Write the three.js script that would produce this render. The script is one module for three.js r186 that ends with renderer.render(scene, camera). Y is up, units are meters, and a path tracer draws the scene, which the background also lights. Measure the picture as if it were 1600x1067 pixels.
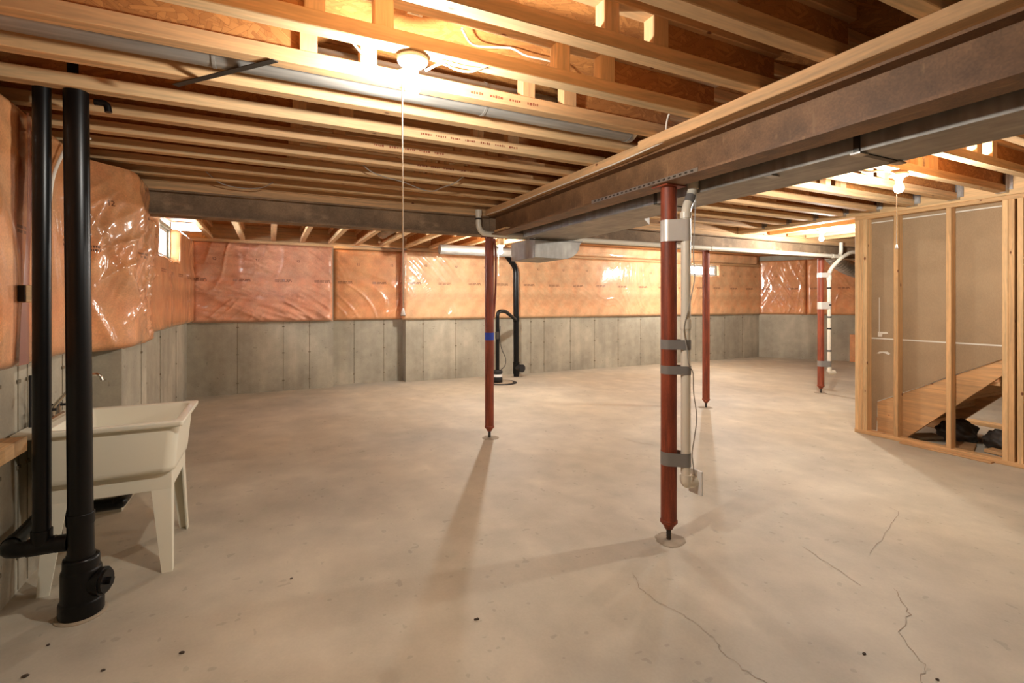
import * as THREE from 'three';
import { mergeGeometries } from 'three/addons/utils/BufferGeometryUtils.js';

// ------------------------------------------------------------------ camera, sky, exposure
const EYE = 1.35, YAW = 0.455, FOCAL = 772.25, SHIFT = 61.2;      // metres, radians, pixels of a 1600 x 1067 frame
const scene = new THREE.Scene();
const camera = new THREE.PerspectiveCamera(2 * Math.atan(533.5 / FOCAL) * 180 / Math.PI, 1600 / 1067, 0.05, 60);
camera.position.set(0, EYE, 0);
camera.rotation.y = -YAW;
camera.setViewOffset(1600, 1067, 0, SHIFT, 1600, 1067);
scene.add(camera);
const SKY = 80;
scene.background = new THREE.Color(0.86 * SKY, 0.93 * SKY, 1.0 * SKY);   // overcast daylight, seen only through the two small windows
const renderer = new THREE.WebGLRenderer({ antialias: true });
renderer.toneMapping = THREE.LinearToneMapping;
renderer.toneMappingExposure = 1.0;
renderer.shadowMap.enabled = true;
const LAMP = new THREE.Color(1.0, 0.98, 0.92);
const LAMP_POWER = 9.0;                                             // candela of each bare bulb

// ------------------------------------------------------------------ helpers
// plan coordinates: u to the right along the back wall, w away from the camera, h up
let seed = 7;
const rnd = () => { seed = (seed * 1664525 + 1013904223) >>> 0; return seed / 4294967296; };
const rr = (a, b) => a + (b - a) * rnd();
const P = (u, w, h) => new THREE.Vector3(u, h, -w);
const used = {};
function numbered(n) { const k = used[n] = (used[n] ?? -1) + 1; return k ? n + '_' + String(k).padStart(3, '0') : n; }
function tag(o, label, category, group) {
  o.userData.label = label; o.userData.category = category;
  if (group) o.userData.group = group;
  return o;
}
function thing(name, label, category, u, w, h, group) {
  const o = new THREE.Group(); o.name = numbered(name); o.position.copy(P(u, w, h)); scene.add(o);
  return tag(o, label, category, group);
}
function mesh(name, g, m) {
  const o = new THREE.Mesh(g, m); o.name = name; o.castShadow = o.receiveShadow = true; return o;
}
// a part whose geometry is given in the room's coordinates, hung under a thing
function part(name, g, m, parent, label) {
  const p = new THREE.Vector3();
  for (let q = parent; q && q !== scene; q = q.parent) p.add(q.position);
  const o = mesh(name, g.clone().translate(-p.x, -p.y, -p.z), m);
  if (label) o.userData.label = label;
  parent.add(o); return o;
}
function struct(name, g, m) { const o = mesh(name, g, m); o.userData.kind = 'structure'; scene.add(o); return o; }
const flat = (g) => { const n = g.index ? g.toNonIndexed() : g; for (const k of Object.keys(n.attributes)) if (!['position', 'normal', 'uv'].includes(k)) n.deleteAttribute(k); return n; };
const join = (...gs) => mergeGeometries(gs.map(flat));

// chamfered board: long axis found by itself, uv in metres with the grain along u
function bar(u0, u1, w0, w1, h0, h1, ch = 0.003) {
  const lo = [u0, h0, -w1], hi = [u1, h1, -w0], d = lo.map((v, i) => hi[i] - v);
  const L = d.indexOf(Math.max(...d)), A = (L + 1) % 3, B = (L + 2) % 3;
  ch = Math.min(ch, d[A] * 0.3, d[B] * 0.3);
  const oct = [[lo[A] + ch, lo[B]], [hi[A] - ch, lo[B]], [hi[A], lo[B] + ch], [hi[A], hi[B] - ch], [hi[A] - ch, hi[B]], [lo[A] + ch, hi[B]], [lo[A], hi[B] - ch], [lo[A], lo[B] + ch]];
  const pos = [], nor = [], uv = [], off = rnd() * 3, offv = rnd() * 2;
  const pt = (l, q) => { const p = [0, 0, 0]; p[L] = l; p[A] = q[0]; p[B] = q[1]; return p; };
  let run = offv;
  for (let i = 0; i < 8; i++) {
    const a = oct[i], b = oct[(i + 1) % 8], len = Math.hypot(b[0] - a[0], b[1] - a[1]);
    const n = [0, 0, 0]; n[A] = (b[1] - a[1]) / len; n[B] = -(b[0] - a[0]) / len;
    const q = [[lo[L], a, run], [hi[L], a, run], [hi[L], b, run + len], [lo[L], b, run + len]];
    for (const k of [0, 3, 2, 0, 2, 1]) { pos.push(...pt(q[k][0], q[k][1])); nor.push(...n); uv.push(q[k][0] - lo[L] + off, q[k][2]); }
    run += len;
  }
  for (const [l, s] of [[lo[L], -1], [hi[L], 1]]) for (let i = 1; i < 7; i++) {
    const tri = s > 0 ? [oct[0], oct[i], oct[i + 1]] : [oct[0], oct[i + 1], oct[i]];
    const n = [0, 0, 0]; n[L] = s;
    for (const t of tri) { pos.push(...pt(l, t)); nor.push(...n); uv.push(t[0] * 0.25 + off, t[1]); }
  }
  const g = new THREE.BufferGeometry();
  g.setAttribute('position', new THREE.Float32BufferAttribute(pos, 3));
  g.setAttribute('normal', new THREE.Float32BufferAttribute(nor, 3));
  g.setAttribute('uv', new THREE.Float32BufferAttribute(uv, 2));
  return g;
}
// rounded-corner pipe through points, with both ends closed
function pipe(pts, r, bend = 0.06, seg = 14) {
  const path = new THREE.CurvePath(), v = pts.map((p) => p.isVector3 ? p : P(...p));
  let from = v[0];
  for (let i = 1; i < v.length; i++) {
    if (i === v.length - 1) { path.add(new THREE.LineCurve3(from, v[i])); break; }
    const a = v[i].clone().sub(v[i - 1]), b = v[i + 1].clone().sub(v[i]);
    const k = Math.min(bend, a.length() * 0.48, b.length() * 0.48);
    const p0 = v[i].clone().addScaledVector(a.normalize(), -k), p1 = v[i].clone().addScaledVector(b.normalize(), k);
    path.add(new THREE.LineCurve3(from, p0)); path.add(new THREE.QuadraticBezierCurve3(p0, v[i], p1)); from = p1;
  }
  const n = v.length === 2 ? 2 : Math.min(160, Math.max(24, Math.ceil(path.getLength() / 0.02)));
  const t = new THREE.TubeGeometry(path, n, r, seg, false), gs = [t];
  for (const [i, s] of [[0, -1], [v.length - 1, 1]]) {
    const c = new THREE.CircleGeometry(r, seg), d = (s > 0 ? v[i].clone().sub(v[i - 1]) : v[0].clone().sub(v[1])).normalize();
    c.applyQuaternion(new THREE.Quaternion().setFromUnitVectors(new THREE.Vector3(0, 0, 1), d)); c.translate(v[i].x, v[i].y, v[i].z); gs.push(c);
  }
  return join(...gs);
}
function cable(pts, r) {
  const c = new THREE.CatmullRomCurve3(pts.map((p) => P(...p)), false, 'centripetal');
  return new THREE.TubeGeometry(c, Math.max(16, Math.ceil(c.getLength() / 0.03)), r, 7, false);
}
function rod(a, b, r0, r1 = r0, seg = 24) {
  const p = P(...a), q = P(...b), d = q.clone().sub(p), g = new THREE.CylinderGeometry(r1, r0, d.length(), seg);
  g.applyQuaternion(new THREE.Quaternion().setFromUnitVectors(new THREE.Vector3(0, 1, 0), d.clone().normalize()));
  return g.translate((p.x + q.x) / 2, (p.y + q.y) / 2, (p.z + q.z) / 2);
}
const lathe = (prof, u, w, h, seg = 40) => new THREE.LatheGeometry(prof.map(([r, y]) => new THREE.Vector2(r, y)), seg).translate(u, h, -w);
// extrude a profile drawn in the u-h plane along w
function profUH(pts, w0, w1, holes = [], bevel = 0) {
  const s = new THREE.Shape(pts.map(([a, b]) => new THREE.Vector2(a, b)));
  for (const hole of holes) s.holes.push(new THREE.Path(hole.map(([a, b]) => new THREE.Vector2(a, b))));
  return new THREE.ExtrudeGeometry(s, { depth: w1 - w0 - 2 * bevel, bevelEnabled: bevel > 0, bevelSize: bevel, bevelThickness: bevel, bevelOffset: -bevel, bevelSegments: 2 }).translate(0, 0, -w1 + bevel);
}
// extrude a profile drawn in the w-h plane along u
function profWH(pts, u0, u1, holes = [], bevel = 0) {
  const g = profUH(pts, 0, u1 - u0, holes, bevel);                  // u of the profile is w here; depth runs along -z
  g.rotateY(Math.PI / 2);                                           // (x,y,z) -> (z,y,-x)
  return g.translate(u1, 0, 0);
}
// ------------------------------------------------------------------ noise and textures
const PERM = new Uint8Array(512); { let s = 91; const p = [...Array(256).keys()]; for (let i = 255; i > 0; i--) { s = (s * 1103515245 + 12345) & 0x7fffffff; const j = s % (i + 1); [p[i], p[j]] = [p[j], p[i]]; } for (let i = 0; i < 512; i++) PERM[i] = p[i & 255]; }
function noise(x, y, px = 256, py = 256) {                         // value noise, -1..1, periodic
  const xi = Math.floor(x), yi = Math.floor(y), fx = x - xi, fy = y - yi;
  const sx = fx * fx * (3 - 2 * fx), sy = fy * fy * (3 - 2 * fy);
  const m = (a, n) => ((a % n) + n) % n;
  const x0 = m(xi, px) & 255, x1 = m(xi + 1, px) & 255, y0 = m(yi, py) & 255, y1 = m(yi + 1, py) & 255;
  const a = PERM[PERM[x0] + y0], b = PERM[PERM[x1] + y0], c = PERM[PERM[x0] + y1], d = PERM[PERM[x1] + y1];
  return ((a + (b - a) * sx) * (1 - sy) + (c + (d - c) * sx) * sy) / 127.5 - 1;
}
function fbm(x, y, oct, px, py) { let s = 0, a = 0.5; for (let i = 0; i < oct; i++) { s += a * noise(x + 17.3 * i * 0, y, px, py); x *= 2; y *= 2; px *= 2; py *= 2; a *= 0.5; } return s; }
function texture(W, H, fn, srgb = true) {
  const d = new Uint8Array(W * H * 4), c = [0, 0, 0];
  for (let j = 0; j < H; j++) for (let i = 0; i < W; i++) {
    fn(i / W, j / H, c); const k = (j * W + i) * 4;
    for (let n = 0; n < 3; n++) d[k + n] = Math.max(0, Math.min(255, c[n] * 255));
    d[k + 3] = 255;
  }
  const t = new THREE.DataTexture(d, W, H); if (srgb) t.colorSpace = THREE.SRGBColorSpace;
  t.wrapS = t.wrapT = THREE.RepeatWrapping; t.magFilter = THREE.LinearFilter; t.minFilter = THREE.LinearMipmapLinearFilter; t.generateMipmaps = true; t.needsUpdate = true;
  return t;
}
const clone = (t, u, v) => { const c = t.clone(); c.repeat.set(u, v); c.needsUpdate = true; return c; };

// sawn spruce: 2.4 m along the grain, 0.6 m across
const knots = [...Array(10)].map(() => [rnd(), rnd(), rr(0.004, 0.010)]);
const woodTex = texture(1024, 256, (x, y, c) => {
  let warp = fbm(x * 4, y * 6, 3, 4, 6) * 0.05, dark = 0;
  for (const [kx, ky, kr] of knots) {
    let dx = Math.abs(x - kx), dy = Math.abs(y - ky); dx = Math.min(dx, 1 - dx) * 2.4; dy = Math.min(dy, 1 - dy) * 0.6;
    const r = Math.hypot(dx * 0.55, dy); warp += 0.03 * Math.exp(-r * r / (kr * kr * 6)) * Math.sign(y - ky);
    dark = Math.max(dark, Math.exp(-Math.pow(r / kr, 4)));
  }
  const g = fbm(x * 5, (y + warp) * 48, 3, 5, 48), fine = noise(x * 64, (y + warp) * 128, 64, 128);
  const broad = fbm(x * 3 + 9, y * 5, 2, 3, 5);
  const k = 1 + 0.15 * g + 0.035 * fine + 0.07 * broad;
  const red = 0.5 + 0.5 * g;
  c[0] = 0.835 * k - dark * 0.4; c[1] = (0.72 - 0.035 * red) * k - dark * 0.45; c[2] = (0.56 - 0.05 * red) * k - dark * 0.4;
});
const wood = (hex, rough = 0.7) => new THREE.MeshStandardMaterial({ color: hex, map: clone(woodTex, 1 / 2.4, 1 / 0.6), bumpMap: clone(woodTex, 1 / 2.4, 1 / 0.6), bumpScale: 0.0006, roughness: rough });
// oriented strand board, 1.2 m tile
function strandCanvas() {
  const S = 1024, cv = document.createElement('canvas'); cv.width = cv.height = S; const x = cv.getContext('2d');
  x.fillStyle = '#c29560'; x.fillRect(0, 0, S, S);
  for (let i = 0; i < 2600; i++) {
    const px = rnd() * S, py = rnd() * S, l = rr(40, 120), b = rr(8, 26), a = rr(-0.8, 0.8) + (rnd() < 0.15 ? 1.4 : 0), t = rnd();
    const R = 176 + 40 * t, G = 128 + 40 * t, B = 76 + 32 * t;
    x.fillStyle = `rgba(${R | 0},${G | 0},${B | 0},0.85)`;
    for (const ox of [-S, 0, S]) for (const oy of [-S, 0, S]) {
      if (px + ox < -140 || px + ox > S + 140 || py + oy < -140 || py + oy > S + 140) continue;
      x.save(); x.translate(px + ox, py + oy); x.rotate(a); x.beginPath();
      x.moveTo(-l / 2, -b / 2); x.lineTo(l / 2 - b * 0.4, -b / 2); x.lineTo(l / 2, b * 0.2); x.lineTo(l / 2 - b * 0.2, b / 2); x.lineTo(-l / 2 + b * 0.3, b / 2); x.closePath(); x.fill();
      x.strokeStyle = 'rgba(110,72,34,0.35)'; x.lineWidth = 1.2; x.stroke(); x.restore();
    }
  }
  const t = new THREE.CanvasTexture(cv); t.colorSpace = THREE.SRGBColorSpace; t.wrapS = t.wrapT = THREE.RepeatWrapping; return t;
}
const strandTex = strandCanvas();
const strand = (hex) => new THREE.MeshStandardMaterial({ color: hex, map: clone(strandTex, 1 / 1.2, 1 / 1.2), bumpMap: clone(strandTex, 1 / 1.2, 1 / 1.2), bumpScale: 0.001, roughness: 0.75 });
// cast concrete, blotchy, 3.6 m tile
const slabTex = texture(2048, 2048, (x, y, c) => {
  const a = fbm(x * 6, y * 6, 5, 6, 6), b = fbm(x * 22 + 3, y * 22, 4, 22, 22), s = noise(x * 500, y * 500, 250, 250), t = fbm(x * 3 + 5, y * 3 + 1, 3, 3, 3);
  const scuff = Math.max(0, fbm(x * 14 + 31, y * 9, 5, 14, 9) - 0.2) * 0.13;
  const pit = fbm(x * 90, y * 90, 2, 90, 90) > 0.52 ? -0.07 : 0;
  const k = 1 + 0.10 * a + 0.07 * b + 0.012 * s + scuff + pit;
  c[0] = 0.765 * k + 0.02 * t; c[1] = 0.738 * k; c[2] = 0.68 * k - 0.03 * t;
});
const wallTex = texture(1024, 1024, (x, y, c) => {
  const a = fbm(x * 5, y * 4, 5, 5, 4), b = fbm(x * 30, y * 30, 3, 30, 30), s = noise(x * 300, y * 300, 300, 300);
  const run = fbm(x * 24 + 7, y * 2, 3, 24, 2);
  const hole = fbm(x * 70 + 3, y * 70, 2, 70, 70) > 0.57 ? -0.12 : 0;
  const k = 1 + 0.18 * a + 0.06 * b + 0.02 * s + 0.08 * run + hole;
  c[0] = 0.73 * k; c[1] = 0.715 * k; c[2] = 0.675 * k;
});
const metalTex = texture(512, 512, (x, y, c) => { const k = 0.86 + 0.16 * fbm(x * 10, y * 10, 4, 10, 10) + 0.1 * fbm(x * 40, y * 6, 2, 40, 6); c[0] = c[1] = c[2] = k; });
const rustTex = texture(512, 512, (x, y, c) => {
  const k = 0.88 + 0.25 * fbm(x * 8, y * 8, 5, 8, 8) + 0.07 * noise(x * 160, y * 160, 160, 160);
  const sc = Math.max(0, fbm(x * 24, y * 6, 3, 24, 6) - 0.36) * 2.2;
  c[0] = k + sc * 0.5; c[1] = k * 0.97 + sc * 0.6; c[2] = k * 0.95 + sc * 0.6;
});
const dustTex = texture(512, 512, (x, y, c) => {                     // dark primer with chalky smears
  const k = 0.78 + 0.24 * fbm(x * 5, y * 7, 5, 5, 7) + 0.05 * noise(x * 160, y * 160, 160, 160), sm = Math.max(0, fbm(x * 7 + 40, y * 12, 5, 7, 12) - 0.2) * 0.6;
  c[0] = k + sm; c[1] = k * 0.95 + sm; c[2] = k * 0.88 + sm;
});
const paperTex = texture(512, 512, (x, y, c) => { const k = 0.97 + 0.05 * fbm(x * 6, y * 6, 4, 6, 6) + 0.03 * noise(x * 200, y * 90, 200, 90); c[0] = k; c[1] = k * 0.99; c[2] = k * 0.97; });
// fibreglass seen through printed clear film: 0.55 m along, 1.25 m up
function battCanvas() {
  const W = 512, H = 1152, cv = document.createElement('canvas'); cv.width = W; cv.height = H; const x = cv.getContext('2d');
  const img = x.createImageData(W, H);
  for (let j = 0; j < H; j++) for (let i = 0; i < W; i++) {
    const a = i / W, b = j / H, k = 1 + 0.13 * fbm(a * 4, b * 9, 5, 4, 9) + 0.05 * noise(a * 90, b * 200, 90, 200), r = fbm(a * 5 + 3, b * 10, 3, 5, 10), n = (j * W + i) * 4;
    img.data[n] = Math.min(255, 221 * k); img.data[n + 1] = Math.min(255, (178 - 14 * r) * k); img.data[n + 2] = Math.min(255, (138 - 16 * r) * k); img.data[n + 3] = 255;
  }
  x.putImageData(img, 0, 0);
  x.fillStyle = 'rgba(70,40,24,0.8)';                               // two lines of print too small to read, and the rating
  const row = H * (1 - (1.69 - 1.05) / 1.25);
  for (const [dy, hh] of [[0, 13], [19, 13]]) for (let i = 0, px = 60; px < 262; i++) { const wd = rr(5, 12); if (i % 6 !== 5) x.fillRect(px, row + dy, wd, hh); px += wd + 3.5; }
  x.fillStyle = 'rgba(70,40,24,0.7)'; x.font = 'bold 46px sans-serif';
  x.fillText('12', 330, H * (1 - (1.955 - 1.05) / 1.25));
  const t = new THREE.CanvasTexture(cv); t.colorSpace = THREE.SRGBColorSpace; t.wrapS = t.wrapT = THREE.RepeatWrapping; t.repeat.set(1 / 0.55, 1 / 1.25); return t;
}
const battTex = battCanvas();

const M = {
  joist: wood('#fff4e6'), joistB: wood('#f4e6d6'), joistC: wood('#fffaf0'), plank: wood('#f3e6d8'), stud: wood('#fbf3e4'), studB: wood('#f3e4d0'), stair: wood('#ecdac6'),
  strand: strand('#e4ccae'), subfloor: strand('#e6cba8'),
  slab: new THREE.MeshStandardMaterial({ color: '#f0ebe2', map: clone(slabTex, 1 / 3.6, 1 / 3.6), bumpMap: clone(slabTex, 1 / 3.6, 1 / 3.6), bumpScale: 0.0018, roughness: 0.62 }),
  concrete: new THREE.MeshStandardMaterial({ color: '#ece6d8', map: clone(wallTex, 1 / 2.6, 1 / 2.6), bumpMap: clone(wallTex, 1 / 2.6, 1 / 2.6), bumpScale: 0.003, roughness: 0.9 }),
  seam: new THREE.MeshStandardMaterial({ color: '#a89c88', map: clone(wallTex, 4, 2), roughness: 0.95 }),
  crack: new THREE.MeshStandardMaterial({ color: '#9a8a79', roughness: 1 }),
  patch: new THREE.MeshStandardMaterial({ color: '#cfc4b6', map: clone(slabTex, 1, 1), bumpMap: clone(slabTex, 1, 1), bumpScale: 0.004, roughness: 0.9 }),
  beam: new THREE.MeshStandardMaterial({ color: '#8f6d4c', map: clone(rustTex, 1.2, 1.2), roughness: 0.6 }),
  beamGrey: new THREE.MeshStandardMaterial({ color: '#b39c84', map: clone(dustTex, 1, 1), roughness: 0.8 }),
  post: new THREE.MeshStandardMaterial({ color: '#9c4a2c', map: clone(rustTex, 2, 1.5), roughness: 0.55 }),
  steel: new THREE.MeshStandardMaterial({ color: '#4b4640', roughness: 0.45, metalness: 0.7 }),
  duct: new THREE.MeshStandardMaterial({ color: '#b3aca2', map: clone(metalTex, 1, 1), roughness: 0.5, metalness: 0.4 }),
  foil: new THREE.MeshStandardMaterial({ color: '#c9c6c2', map: clone(metalTex, 2, 2), roughness: 0.28, metalness: 0.8 }),
  pvc: new THREE.MeshPhysicalMaterial({ color: '#e4ddcb', roughness: 0.35, clearcoat: 0.3, clearcoatRoughness: 0.3 }),
  tape: new THREE.MeshStandardMaterial({ color: '#8d8b88', roughness: 0.4, metalness: 0.35 }),
  tapeWhite: new THREE.MeshStandardMaterial({ color: '#d2cdc4', roughness: 0.35, metalness: 0.3 }),
  tapeBlue: new THREE.MeshStandardMaterial({ color: '#2440a8', roughness: 0.6 }),
  abs: new THREE.MeshPhysicalMaterial({ color: '#0b0a0a', roughness: 0.33, specularIntensity: 0.55 }),
  tub: new THREE.MeshPhysicalMaterial({ color: '#e9e4d0', roughness: 0.42, clearcoat: 0.15, clearcoatRoughness: 0.4 }),
  chrome: new THREE.MeshStandardMaterial({ color: '#cfc8bd', roughness: 0.16, metalness: 1 }),
  rubber: new THREE.MeshStandardMaterial({ color: '#1c1a19', roughness: 0.7 }),
  copper: new THREE.MeshStandardMaterial({ color: '#b5764a', roughness: 0.3, metalness: 0.9 }),
  cableWhite: new THREE.MeshStandardMaterial({ color: '#e3dccd', roughness: 0.5 }),
  cableGrey: new THREE.MeshStandardMaterial({ color: '#a19a90', roughness: 0.6 }),
  porcelain: new THREE.MeshPhysicalMaterial({ color: '#f1ece2', roughness: 0.25, clearcoat: 0.5 }),
  box: new THREE.MeshStandardMaterial({ color: '#8a8478', roughness: 0.4, metalness: 0.7 }),
  bulb: new THREE.MeshStandardMaterial({ color: '#fff4de', emissive: new THREE.Color(1, 0.9, 0.74), emissiveIntensity: 9, roughness: 0.3 }),
  paper: new THREE.MeshStandardMaterial({ color: '#a38b6e', map: clone(paperTex, 1.2, 1.2), roughness: 0.95 }),
  compound: new THREE.MeshStandardMaterial({ color: '#ddd6c8', roughness: 0.9 }),
  white: new THREE.MeshStandardMaterial({ color: '#e8e6e2', roughness: 0.5 }),
  glass: new THREE.MeshPhysicalMaterial({ color: '#ffffff', transmission: 1, thickness: 0, roughness: 0.05, ior: 1.45 }),
  cardboard: new THREE.MeshStandardMaterial({ color: '#9d7a55', map: clone(paperTex, 2, 2), roughness: 0.95 }),
  bag: new THREE.MeshStandardMaterial({ color: '#38332e', roughness: 0.6 }),
  ink: new THREE.MeshStandardMaterial({ color: '#8a4a30', roughness: 0.9 }),
  dirt: new THREE.MeshStandardMaterial({ color: '#4d4136', roughness: 1 }),
};
const battMat = (hex) => new THREE.MeshPhysicalMaterial({ color: hex, map: battTex, roughness: 0.62, clearcoat: 1, clearcoatRoughness: 0.13 });
M.batt = battMat('#fff6ea'); M.battDaylitPink = battMat('#fadcdc'); M.battDeep = battMat('#f6d2b2');  // the pink copy holds the window daylight tint in its colour

// ------------------------------------------------------------------ the setting
const CEIL = 2.479, JOIST = 2.259, JH = CEIL - JOIST, LEFT = -1.06, BACK = 8.3, RECESS = 8.52, RIM = 2.22, BATT = 1.053;
const boxUV = (g, s = 1) => { const p = g.attributes.position, n = g.attributes.normal, uv = new Float32Array(p.count * 2);
  for (let i = 0; i < p.count; i++) { const ax = Math.abs(n.getX(i)), ay = Math.abs(n.getY(i)), az = Math.abs(n.getZ(i));
    const [a, b] = ay > ax && ay > az ? [p.getX(i), p.getZ(i)] : ax > az ? [p.getZ(i), p.getY(i)] : [p.getX(i), p.getY(i)]; uv[2 * i] = a * s; uv[2 * i + 1] = b * s; }
  g.setAttribute('uv', new THREE.BufferAttribute(uv, 2)); return g; };
const block = (u0, u1, w0, w1, h0, h1) => boxUV(flat(new THREE.BoxGeometry(u1 - u0, h1 - h0, w1 - w0).translate((u0 + u1) / 2, (h0 + h1) / 2, -(w0 + w1) / 2)));

const floor = struct('floor', block(-3, 14, -3.5, 10.5, -0.12, 0), M.slab);
const ribbon = (pts, wd) => {                                       // a crack: a dark hairline following the floor
  const q = []; for (let i = 0; i < pts.length - 1; i++) for (let k = 0; k < 5; k++) { const t = k / 5; q.push([pts[i][0] + (pts[i + 1][0] - pts[i][0]) * t + rr(-.008, .008), pts[i][1] + (pts[i + 1][1] - pts[i][1]) * t + rr(-.008, .008)]); }
  q.push(pts[pts.length - 1]);
  const pos = [];
  for (let i = 0; i < q.length - 1; i++) { const [a, b] = q[i], [c, d] = q[i + 1], l = Math.hypot(c - a, d - b) || 1, h0 = wd * (0.4 + 0.6 * rnd()), nx = -(d - b) / l * h0, ny = (c - a) / l * h0;
    const A = [a + nx, 0.0012, -(b + ny)], B = [a - nx, 0.0012, -(b - ny)], C = [c - nx, 0.0012, -(d - ny)], D = [c + nx, 0.0012, -(d + ny)]; pos.push(...A, ...B, ...C, ...A, ...C, ...D); }
  const g = new THREE.BufferGeometry(); g.setAttribute('position', new THREE.Float32BufferAttribute(pos, 3)); g.setAttribute('uv', new THREE.Float32BufferAttribute(new Float32Array(pos.length / 3 * 2), 2)); g.computeVertexNormals(); return g;
};
part('crack', ribbon([[1.626, 1.95], [1.565, 1.827], [1.563, 1.717], [1.602, 1.621], [1.607, 1.5], [1.604, 1.415], [1.57, 1.37], [1.562, 1.262], [1.576, 1.181], [1.56, 1.0]], 0.0016), M.crack, floor);
part('crack', ribbon([[3.656, 1.836], [3.637, 1.762], [3.328, 1.663], [3.1, 1.597], [2.896, 1.539]], 0.0018), M.crack, floor);
part('crack', ribbon([[2.642, 1.3], [2.555, 1.232], [2.487, 1.163], [2.307, 1.124], [2.25, 1.058], [2.19, 0.973], [2.082, 0.939], [2.0, 0.8]], 0.0016), M.crack, floor);
part('crack', ribbon([[2.639, 1.742], [2.579, 1.55], [2.528, 1.385]], 0.0016), M.crack, floor);
part('crack', ribbon([[3.10, 3.9], [3.164, 3.833], [3.189, 3.722], [3.255, 3.619]], 0.003), M.crack, floor);
function blob(u, w, r, h) {                                         // rough low disc of mortar
  const s = new THREE.Shape(), n = 40, k = rnd() * 9; for (let i = 0; i < n; i++) { const a = i / n * 6.2832, q = r * (0.92 + 0.22 * noise(Math.cos(a) * 1.6 + k, Math.sin(a) * 1.6 + k) + 0.07 * noise(Math.cos(a) * 7 + k, Math.sin(a) * 7)); s[i ? 'lineTo' : 'moveTo'](Math.cos(a) * q, Math.sin(a) * q); }
  const g = new THREE.ExtrudeGeometry(s, { depth: h * 0.4, bevelEnabled: true, bevelThickness: h * 0.6, bevelSize: 0.012, bevelSegments: 2 }); g.rotateX(-Math.PI / 2); return g.translate(u, 0, -w);
}
for (const [u, w, r] of [[2.04, 2.13, 0.085], [1.97, 4.52, 0.08], [5.02, 4.6, 0.08], [7.38, 4.6, 0.08], [4.02, 8.0, 0.1]]) part('mortar_patch', blob(u, w, r, 0.0025), M.patch, floor);

// concrete walls, with window holes
const rect = (a0, a1, b0, b1) => [[a0, b0], [a1, b0], [a1, b1], [a0, b1]];
const WIN_L = [5.85, 7.0, 1.86, 2.20], WIN_B = [8.36, 9.36, 1.975, 2.19];
const wallLeft = struct('wall_left', boxUV(flat(profWH(rect(-3.2, 8.9, 0, 2.24), LEFT - 0.24, LEFT, [rect(...WIN_L)]))), M.concrete);
const wallPilaster = struct('wall_pilaster', block(LEFT, -0.86, 3.97, 4.68, 0, 2.0), M.concrete);
const wallBackLeft = struct('wall_back_left', block(LEFT, 0.9, BACK, 8.9, 0, 2.24), M.concrete);
struct('trim_5', bar(LEFT - 0.24, LEFT - 0.2, -3.2, 8.4, 2.241, CEIL), M.joistB);
const wallRecess = struct('wall_recess', block(0.9, 2.06, RECESS, 8.9, 0, CEIL), M.concrete);
const wallBack = struct('wall_back', boxUV(flat(profUH(rect(2.06, 10.86, 0, CEIL), BACK, 8.54, [rect(...WIN_B)]))), M.concrete);
function slantWall(a, b, t, h1) { const s = new THREE.Shape(), d = [b[0] - a[0], b[1] - a[1]], l = Math.hypot(...d), n = [-d[1] / l * t, d[0] / l * t];
  s.moveTo(a[0], a[1]); s.lineTo(b[0], b[1]); s.lineTo(b[0] + n[0], b[1] + n[1]); s.lineTo(a[0] + n[0], a[1] + n[1]);
  const g = new THREE.ExtrudeGeometry(s, { depth: h1, bevelEnabled: false }); g.rotateX(-Math.PI / 2); return boxUV(flat(g)); }
const BAY = [[10.86, 8.3], [11.42, 7.5], [11.98, 6.68]];
struct('wall_bay', slantWall(BAY[0], BAY[2], 0.24, CEIL), M.concrete);
struct('wall_right', block(11.98, 12.22, -3.2, 6.9, 0, CEIL), M.concrete);
struct('wall_front', block(LEFT - 0.24, 12.22, -3.2, -3.0, 0, CEIL), M.concrete);
// raised lines left by the formwork, and the tie stubs on them
const formLine = (parent, along, list) => { for (const [a, depth] of list) for (const g of [along === 'u' ? bar(a - 0.004, a + 0.004, depth - 0.003, depth + 0.01, 0.01, BATT + 0.02, 0.002) : bar(depth - 0.01, depth + 0.003, a - 0.004, a + 0.004, 0.01, BATT + 0.02, 0.002)]) {
  part('form_line', g, M.seam, parent);
  for (const h of [0.16, 0.58, 0.98]) part('form_tie', along === 'u' ? block(a - 0.016, a + 0.016, depth - 0.007, depth + 0.01, h - 0.008, h + 0.008) : block(depth - 0.01, depth + 0.007, a - 0.016, a + 0.016, h - 0.008, h + 0.008), M.seam, parent);
} };
formLine(wallBack, 'u', [2.36, 2.95, 3.55, 4.46, 4.75, 5.35, 5.93, 6.53, 7.13, 7.72, 8.73, 9.2, 9.66, 10.27].map((a) => [a, BACK]));
formLine(wallBackLeft, 'u', [-0.43, 0.18, 0.55].map((a) => [a, BACK]));
formLine(wallRecess, 'u', [1.25, 1.74].map((a) => [a, RECESS]));
formLine(wallLeft, 'w', [2.6, 2.9, 3.09, 3.19, 3.64, 5.74, 6.41, 7.41].map((a) => [a, LEFT]));
formLine(wallPilaster, 'w', [[4.5, -0.86]]);

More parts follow.
